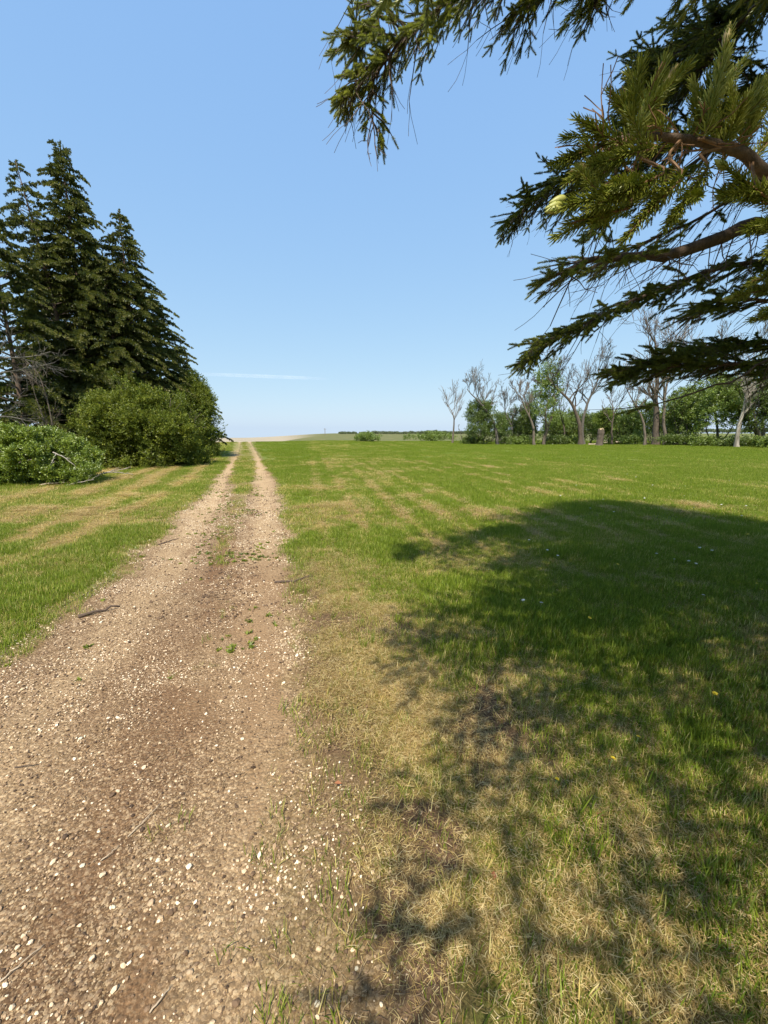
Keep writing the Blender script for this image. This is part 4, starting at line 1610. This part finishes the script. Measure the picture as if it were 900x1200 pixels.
# boughs in view
bough([tp(5.0), P(760, -170, 2.5), P(620, -80, 2.4), P(520, 5, 2.35), P(450, 62, 2.35), P(402, 122, 2.4)], .042, 501, .34, 1.6, .35, bare=40, tintc=.5)
bough([tp(5.1), P(800, -150, 2.7), P(700, -70, 2.7), P(640, -22, 2.7), P(600, 20, 2.75)], .03, 503, .40, 1.0, .35, bare=30, tintc=.42)
bough([tp(5.3), P(820, -150, 2.9), P(760, -70, 2.85), P(715, -25, 2.8), P(690, 12, 2.8)], .03, 531, .34, .8, .35, bare=34, tintc=.42)
bough([tp(5.1), P(740, -140, 2.6), P(650, -75, 2.6), P(590, -35, 2.6), P(545, -2, 2.6)], .03, 532, .34, .9, .35, bare=30, tintc=.45)
bough([P(470, 45, 2.35), P(440, 95, 2.4), P(436, 130, 2.42), P(447, 172, 2.45)], .012, 504, .2, 1.2, .0, bare=6, tintc=.5)
bough([tp(5.2), P(890, 5, 3.0), P(830, 70, 3.2), P(760, 130, 3.3), P(700, 190, 3.45), P(645, 222, 3.6), P(592, 262, 3.7)], .05, 505, .55, 2.0, .12, bare=26, tintc=.28)
bough([tp(5.6), P(930, -60, 3.3), P(860, 20, 3.5), P(800, 80, 3.6), P(750, 100, 3.7)], .045, 506, .65, 2.6, .1, bare=8, tintc=.25)
bough(thin=.75, path=[tp(3.3), P(960, 240, 2.4), P(870, 268, 2.3), P(800, 296, 2.2), P(745, 302, 2.12), P(690, 305, 2.05), P(640, 328, 2.0)], r0=.058, seed=507, lat=.30, dens=.9, start=.62, bare=34, tintc=.55)
bough([tp(6.0), P(960, -60, 3.4), P(900, -10, 3.5), P(845, 30, 3.6), P(790, 60, 3.7), P(748, 88, 3.8)], .045, 521, .6, 2.6, .1, bare=10, tintc=.22)
bough([tp(5.0), P(960, 60, 3.3), P(895, 90, 3.4), P(830, 140, 3.5), P(770, 180, 3.6), P(715, 215, 3.7)], .045, 522, .5, 1.8, .1, bare=20, tintc=.25)
bough([tp(4.0), P(470, -40, 2.6), P(450, 0, 2.5), P(428, 35, 2.45), P(412, 42, 2.42)], .02, 523, .25, .9, .45, bare=10, tintc=.5)
bough([tp(3.4), P(950, 285, 3.0), P(860, 310, 3.0), P(770, 340, 3.05), P(700, 372, 3.1), P(648, 396, 3.15), P(612, 424, 3.2)], .045, 509, .42, 1.8, .2, bare=24, tintc=.3)
bough([tp(2.6), P(960, 430, 2.9), P(880, 425, 2.9), P(810, 428, 2.95), P(760, 428, 3.0), P(722, 436, 3.05)], .04, 511, .38, 2.6, .15, bare=22, tintc=.3, droop=.1)
bough([tp(2.8), P(960, 392, 3.2), P(890, 400, 3.25), P(840, 406, 3.3), P(800, 412, 3.35)], .03, 512, .34, 2.4, .2, bare=12, tintc=.3, droop=.05)
bough([tp(3.2), P(960, 330, 2.6), P(900, 350, 2.6), P(850, 352, 2.6), P(815, 362, 2.6)], .03, 513, .3, 1.2, .4, bare=12, tintc=.3)
bough([tp(2.5), P(960, 395, 2.5), P(890, 430, 2.5), P(820, 458, 2.5), P(735, 484, 2.5)], .014, 514, .12, .25, .9, bare=5, tintc=.3)
bough([tp(4.0), P(960, 120, 2.9), P(900, 200, 2.9), P(830, 250, 2.9), P(750, 285, 2.95), P(700, 310, 3.0)], .03, 515, .35, .5, .3, bare=46, tintc=.3)
bough([tp(4.3), P(960, 60, 2.6), P(880, 140, 2.7), P(800, 200, 2.8), P(740, 230, 2.8), P(690, 275, 2.85)], .03, 516, .35, .8, .25, bare=34, tintc=.3)

# the close bough with fat fresh shoots and buds
near_path = [tp(2.7), P(1250, 150, 1.1), P(1000, 215, .85), P(905, 205, .78), P(868, 178, .74), P(800, 163, .70), P(740, 160, .68), P(700, 172, .66)]
pl = np.array(near_path) - OB
mb = MB()
pa = smooth_path(pl, 40)
mb.tube(pa, np.linspace(.018, .0026, 40), 8)
nb_ = mb.obj('branch', M['bark'], big, True)
tw, pts, dirs, scs, tin = MB(), [], [], [], []
rr = random.Random(77)
CL = [  # close shoots: foot, tip (as seen), distance
    ((826, 160), (850, 52), .66), ((800, 168), (868, 74), .72), ((735, 165), (778, 100), .64), ((760, 166), (722, 118), .68), ((790, 175), (742, 96), .70),
    ((770, 172), (684, 196), .62), ((735, 172), (690, 148), .64), ((728, 176), (664, 216), .66), ((780, 200), (700, 240), .60), ((760, 215), (655, 244), .60), ((742, 240), (668, 262), .62),
    ((800, 205), (735, 275), .63), ((830, 195), (782, 262), .66), ((720, 190), (672, 228), .68),
    ((868, 178), (898, 92), .72), ((872, 184), (858, 100), .76), ((880, 190), (940, 120), .74), ((850, 185), (838, 120), .72), ((905, 205), (960, 100), .75),
    ((905, 235), (850, 196), .66), ((915, 245), (862, 222), .68), ((930, 250), (880, 268), .66), ((940, 255), (900, 295), .66),
    ((940, 330), (858, 348), .95), ((950, 350), (884, 376), .9), ((945, 310), (880, 330), .95), ((830, 170), (815, 108), .7), ((845, 172), (880, 110), .7), ((700, 172), (655, 188), .68)]
buds = [((850, 45), .66), ((776, 95), .64), ((678, 198), .62), ((646, 246), .60), ((655, 240), .60), ((660, 233), .60), ((846, 192), .66), ((850, 380), .95)]
for (f_, t_, dp) in CL:
    A, B_ = P(*f_, dp + .02) - OB, P(*t_, dp) - OB
    j0 = np.argmin(np.linalg.norm(pa - A, axis=1))
    tw.tube(smooth_path([pa[max(0, j0 - 3)], (pa[j0] * .45 + A * .55), A, (A + B_) / 2, B_], 12), np.linspace(.0026, .0012, 12), 5)
    Lg = np.linalg.norm(B_ - A)
    for s2 in range(1 + (rr.random() < .5)):
        fa = rr.uniform(.1, .6)
        q0 = A + (B_ - A) * fa
        w_ = (B_ - A) / Lg + np.array([rr.gauss(0, .55) for _ in range(3)])
        w_ /= np.linalg.norm(w_)
        tw.tube([q0, q0 + w_ * .05], [.0016, .0012], 4)
        pts.append(q0)
        dirs.append(w_)
        scs.append(rr.uniform(.6, .85))
        tin.append(min(1, max(0, rr.gauss(.5, .15))))
    nseg = max(1, int(round(Lg / .05)))
    for s_ in range(nseg):
        q = A + (B_ - A) * (s_ / nseg)
        pts.append(q)
        dirs.append(B_ - A + np.array([rr.gauss(0, .04) * Lg for _ in range(3)]))
        scs.append(rr.uniform(.8, 1.0) if s_ < nseg - 1 else .72)
        tin.append(min(1, max(0, rr.gauss(.6, .15))))
# short bare orange twigs where older needles have dropped
for k in range(46):
    j = rr.randint(20, 38)
    d = np.array([rr.gauss(0, 1) for _ in range(3)])
    d[2] -= .5
    d[0] -= .4
    d /= np.linalg.norm(d)
    limb(tw, pa[j], d, rr.uniform(.03, .08), .0016, 2, 3, rr, [], .7, 0, .16, .0009, 1.6, .6)
tg = tw.obj('twigs', M['twig_orange'], nb_)
tag(tg, kind='stuff')
scatter('needles', np.array(pts), dir_rot(dirs), np.array(scs), np.array(tin), SH_NEAR, nb_)


def bud(p, d, L=.022, r=.0055, mat='bud'):
    mb = MB()
    d = np.asarray(d, float)
    d /= np.linalg.norm(d)
    fs = np.linspace(0, 1, 7)
    prof = np.array([.45, .85, 1.0, .92, .7, .4, .08])
    mb.tube(p + d * (fs * L)[:, None], r * prof, 9, .5)
    return mb.obj('bud', M[mat], nb_, True)


for k, ((bx_, by_), dp) in enumerate(buds):
    A = P(bx_, by_, dp) - OB
    best = min(CL, key=lambda c: (c[1][0] - bx_) ** 2 + (c[1][1] - by_) ** 2)
    d = (P(*best[1], best[2]) - P(*best[0], best[2] + .02))
    A = P(*best[1], best[2]) - OB if (k not in (4, 5)) else A
    bud(A - d / np.linalg.norm(d) * .004, d, .036 if k < 2 else .028, .0062, 'bud' if k < 3 else 'bud_green')

# rest of the crown, out of the picture: it throws the shade on the grass
rr = random.Random(91)


def shows(p):
    q = np.asarray(p) - CAM
    dep = q[1] * math.cos(PITCH) - q[2] * math.sin(PITCH)
    up = q[1] * math.sin(PITCH) + q[2] * math.cos(PITCH)
    return dep > .05 and abs(q[0]) < dep * .99 + .15 and abs(up) < dep * 1.27 + .15


h_, k = 2.3, 0
while h_ < 11.4:
    f = h_ / 12.0
    Lb = (5.9 if h_ < 6 else 5.4) * (1 - f) ** .85 + .25
    nq = 18 if h_ < 5.2 else 9
    for q in range(nq):
        az = k * 2.4 + q * 6.283 / nq + rr.uniform(-.25, .25)
        dx, dy = math.sin(az), math.cos(az)
        Lq = Lb * rr.uniform(.82, 1.1)
        pth = [tp(h_), tp(h_ + .10 * Lq, dx * Lq * .35, dy * Lq * .35), tp(h_ + .04 * Lq, dx * Lq * .7, dy * Lq * .7), tp(h_ - .1 * Lq, dx * Lq, dy * Lq)]
        sp_ = smooth_path(pth, 14)
        lim = rr.uniform(-.95, .1)
        bad = [i for i, p_ in enumerate(sp_) if shows(p_) or (abs(p_[0]) < .5 and abs(p_[1]) < .6 and p_[2] < 2.4) or p_[0] + .12 * p_[2] < lim]
        if bad:
            if bad[0] < 7:
                continue
            pth = [sp_[0], sp_[(bad[0] - 2) // 2], sp_[bad[0] - 2]]
        bough(pth, .04 * (1 - f * .6), 600 + k * 11 + q, .7, .8, .1, scale=1.45, bare=0, latstep=.115)
    h_ += .4
    k += 1


# a second spruce further right, out of the picture; its shade crosses the right side of the grass
b_ = (9.6, 3.2, tz(9.6, 3.2))
row_spruce(b_, 11.0, 3.3, 'spruce outside the right edge that shades the far right of the lawn', (0, 0), .05, 71)

# ------------------------------------------------------------------ dandelions
M['petal'] = flat_mat('dandelion_petals', (.78, .55, .02), .6, (.90, .72, .05), 200)
M['seedhead'] = flat_mat('seed_down', (.6, .6, .55), .9, (.75, .75, .7), 200)
M['stem'] = flat_mat('flower_stalk', (.16, .22, .06), .7)


def flower(px, py, size, hgt, label, mat='petal', name='dandelion', group='dandelions in the lawn', dz=0):
    p = on_ground(px, py)
    t = empty(name, p, label, 'flower', group)
    s_ = MB()
    s_.tube([(0, 0, -.01), (.004, 0, hgt * .6), (0, 0, hgt)], [.0022, .002, .0018], 5)
    s_.obj('stalk', M['stem'], t)
    h2 = MB()
    for ring, (nn, rr_, tilt) in enumerate(((16, 1.0, .15), (12, .75, .5), (9, .45, .95))):
        for k in range(nn):
            a = k * 6.283 / nn + ring * .2 + random.uniform(-.08, .08)
            d = np.array((math.cos(a) * math.cos(tilt), math.sin(a) * math.cos(tilt), math.sin(tilt)))
            sd_ = np.array((-math.sin(a), math.cos(a), 0)) * size * .12
            o_ = np.array((0, 0, hgt))
            h2.add([o_ - sd_ * .3, o_ + d * size * rr_ * .7 - sd_, o_ + d * size * rr_, o_ + d * size * rr_ * .7 + sd_, o_ + sd_ * .3], [(0, 1, 2, 3, 4)])
    h2.obj('flower_head', M[mat], t)
    t.rotation_euler = (random.uniform(.05, .35), random.uniform(-.2, .2), random.uniform(0, 6))
    return t


flower(713, 903, .015, .075, 'yellow dandelion nearest to the camera in the shaded lawn')
flower(745, 878, .014, .075, 'yellow dandelion just above and right of the nearest one')
flower(651, 921, .012, .05, 'small half closed dandelion left of the nearest one')
far_fl = [(884, 694), (887, 701), (822, 708), (834, 824), (686, 732), (633, 717), (615, 712), (720, 669), (789, 664), (807, 666), (813, 669), (834, 652), (820, 648), (767, 656), (878, 632), (652, 658), (640, 652), (720, 605),
          (802, 573), (735, 558), (845, 596), (812, 600), (755, 588), (690, 600), (622, 640), (868, 610), (802, 586), (745, 562), (873, 598), (789, 580), (830, 592), (765, 572), (676, 572), (707, 590), (855, 566), (655, 585)]
for k, (px, py) in enumerate(far_fl):
    yl = k in (0, 1, 3, 4, 7, 14)
    flower(px, py, .016 + .0016 * on_ground(px, py)[1] * .35, .09, 'tiny yellow dandelion dot in the lawn' if yl else 'tiny pale seedhead dot in the lawn', 'petal' if yl else 'seedhead', 'dandelion', 'tiny yellow dandelions' if yl else 'tiny pale seedheads')

# brown dead leaves on the thatch
M['dead_leaf'] = flat_mat('dead_leaf', (.22, .085, .04), .8, (.34, .15, .07), 60)
for k, (px, py, lb) in enumerate(((396, 920, 'small reddish dead leaf beside the track edge tuft'), (577, 1029, 'reddish dead leaf on the dry grass at lower right'), (703, 959, 'dark red dead leaf in the shaded grass'), (857, 1112, 'curled pale dead leaf near the lower right corner'))):
    p = on_ground(px, py)
    mb = MB()
    s_ = .018
    mb.add([(-s_, 0, .022), (-s_ * .2, -s_ * .6, .03), (s_, 0, .024), (-s_ * .1, s_ * .6, .028), (0, 0, .02)], [(0, 1, 4), (1, 2, 4), (2, 3, 4), (3, 0, 4)])
    o = mb.obj('dead_leaf', M['dead_leaf'] if k < 3 else M['wood_tan'])
    o.location = p
    o.rotation_euler = (.2, .1, k * 1.3)
    tag(o, lb, 'leaf')

# pale stones that show singly
GSS = 'larger pale stones on the gravel'
M['stone'] = flat_mat('pale_stone', (.48, .42, .30), .8, (.68, .62, .48), 90)
for k, (px, py, sz, lb) in enumerate(((284, 868, .03, 'pale yellowish stone just right of the middle of the gravel'), (95, 869, .034, 'pale flat stone pair on the left part of the gravel, larger one'), (100, 866, .022, 'smaller pale stone touching the flat one'), (84, 829, .022, 'pale stone above the flat pair on the left gravel'),
                                      (197, 968, .022, 'white stone at the end of the straight straw stalk'), (97, 1015, .026, 'white stone in the lower left gravel'), (133, 1063, .018, 'small white stone lower left beside a weed'), (372, 1181, .028, 'pale rounded stone near the bottom edge'),
                                      (307, 1082, .022, 'white round stone left of the brown litter'), (370, 1053, .018, 'small white stone in the brown litter'), (418, 1138, .018, 'pale stone right in the brown litter'), (345, 1004, .016, 'small white stone above the white round one'),
                                      (504, 949, .013, 'tiny white stone on the dark soil patch'), (448, 983, .013, 'tiny white stone left of the dark soil patch'), (512, 990, .011, 'tiny white stone lower on the dark soil patch'))):
    p = on_ground(px, py)
    o = bpy.data.objects.new('stone', pebble(50 + k))
    o.data.materials.clear()
    o.data.materials.append(M['stone'])
    o.location = (p[0], p[1], p[2] + sz * .2 + .004)
    o.scale = (sz * .8, sz * .8, sz * .8)
    o.rotation_euler = (0, 0, k)
    col.objects.link(o)
    tag(o, lb, 'stone', GSS)

# ------------------------------------------------------------------ far things
M['pole'] = flat_mat('pole_wood', (.16, .14, .12), .9)
p = P(381, 513, 330)
z0 = tz(p[0], p[1])
t = empty('utility_pole', (p[0], p[1], z0), 'single thin utility pole far out on the skyline', 'pole')
mb = MB()
hh = P(381, 502, 330)[2] - z0
mb.tube([(0, 0, -.5), (0, 0, hh)], [.26, .2], 8)
mb.obj('pole', M['pole'], t)
mb = MB()
mb.tube([(-1.0, 0, hh - .6), (1.0, 0, hh - .6)], .1, 4)
mb.obj('crossarm', M['pole'], t)

M['wood_far'] = leaf_mat('hazed_woodland', [(0, (.09, .12, .08)), (.5, (.13, .16, .10)), (1, (.18, .20, .13))], .2, .0)  # distance haze painted into the leaf colours, paler than the foliage itself
FARP = [leaf_spray('wood_far', 16, 2.6, 1.6, .8) for _ in range(3)]
pts, dirs, scs, tin = [], [], [], []
rr = random.Random(5)
for (a_, b_, hpx, dep) in ((398, 412, 1.6, 800), (413, 418, 2.4, 800), (422, 436, 2.0, 820), (436, 500, 3.0, 800), (495, 565, 3.6, 760), (560, 700, 4.5, 700), (700, 900, 5.0, 650)):
    for k in range(int((b_ - a_) * 9)):
        px = rr.uniform(a_, b_)
        d = ray(px, 508)
        p = CAM + d * (dep + rr.uniform(-30, 30))
        zz = tz(p[0], p[1])
        hm = .65 * hpx / FPX * dep * (.2 + 1.0 * noise(px, 0, .16, 9) * noise(px, 0, .5, 12) ** .5) * rr.random() ** .7
        base_v = CAM[2] + (P(px, 509.5 - (px - 400) * .006, dep)[2] - CAM[2])
        pts.append((p[0], p[1], max(zz, base_v) + hm))
        dirs.append((rr.gauss(0, 1), rr.gauss(0, 1), 1))
        scs.append(rr.uniform(.6, 1.2))
        tin.append(rr.random())
scatter('distant_woods', np.array(pts), dir_rot(dirs), np.array(scs), np.array(tin), FARP, label='thin line of far off woods along the skyline', cat='woods')


# vapour trail: a long thin body of ice cloud, high and far away
def contrail():
    m, N, L = mat_new('vapour')
    out = N.new('ShaderNodeOutputMaterial')
    d = N.new('ShaderNodeBsdfDiffuse')
    d.inputs[0].default_value = (.95, .95, .97, 1)
    tl = N.new('ShaderNodeBsdfTranslucent')
    tl.inputs[0].default_value = (.95, .95, .97, 1)
    tr = N.new('ShaderNodeBsdfTransparent')
    mx = N.new('ShaderNodeMixShader')
    mx.inputs[0].default_value = .5
    L.new(d.outputs[0], mx.inputs[1])
    L.new(tl.outputs[0], mx.inputs[2])
    m2 = N.new('ShaderNodeMixShader')
    a = attr(N, 'rnd')
    tc = N.new('ShaderNodeTexCoord')
    n = noise_tex(N, L, tc.outputs['Object'], .0012, 3)
    fc = math_node(N, L, 'MULTIPLY', a.outputs['Fac'], math_node(N, L, 'MULTIPLY', n.outputs['Fac'], .22))
    lw = N.new('ShaderNodeLayerWeight')
    lw.inputs[0].default_value = .5
    inv = math_node(N, L, 'SUBTRACT', 1.0, lw.outputs['Facing'])
    fc = math_node(N, L, 'MULTIPLY', fc, inv)
    L.new(fc, m2.inputs[0])
    L.new(tr.outputs[0], m2.inputs[1])
    L.new(mx.outputs[0], m2.inputs[2])
    L.new(m2.outputs[0], out.inputs[0])
    A, B_ = P(216, 437.5, 30000), P(388, 444, 34000)
    n_ = 60
    f = np.linspace(0, 1, n_)
    pts = A + (B_ - A) * f[:, None]
    mb = MB()
    rad = 135 * (1 - .45 * np.abs(f - .5)) * (.9 + .2 * noise(f * 40, 0 * f, 1, 3))
    rad *= np.minimum(1, np.minimum(f, 1 - f) * 8 + .15)
    mb.tube(pts - A, rad, 14)
    fade = np.repeat(np.minimum(1, np.minimum(f * 4, (1 - f) * 4)), 14)
    mb.a = [fade]
    o = mb.obj('contrail', m, None, True)
    o.location = A
    tag(o, 'thin faint white vapour trail low in the blue sky', 'contrail')


contrail()
print('objects', len(bpy.data.objects))
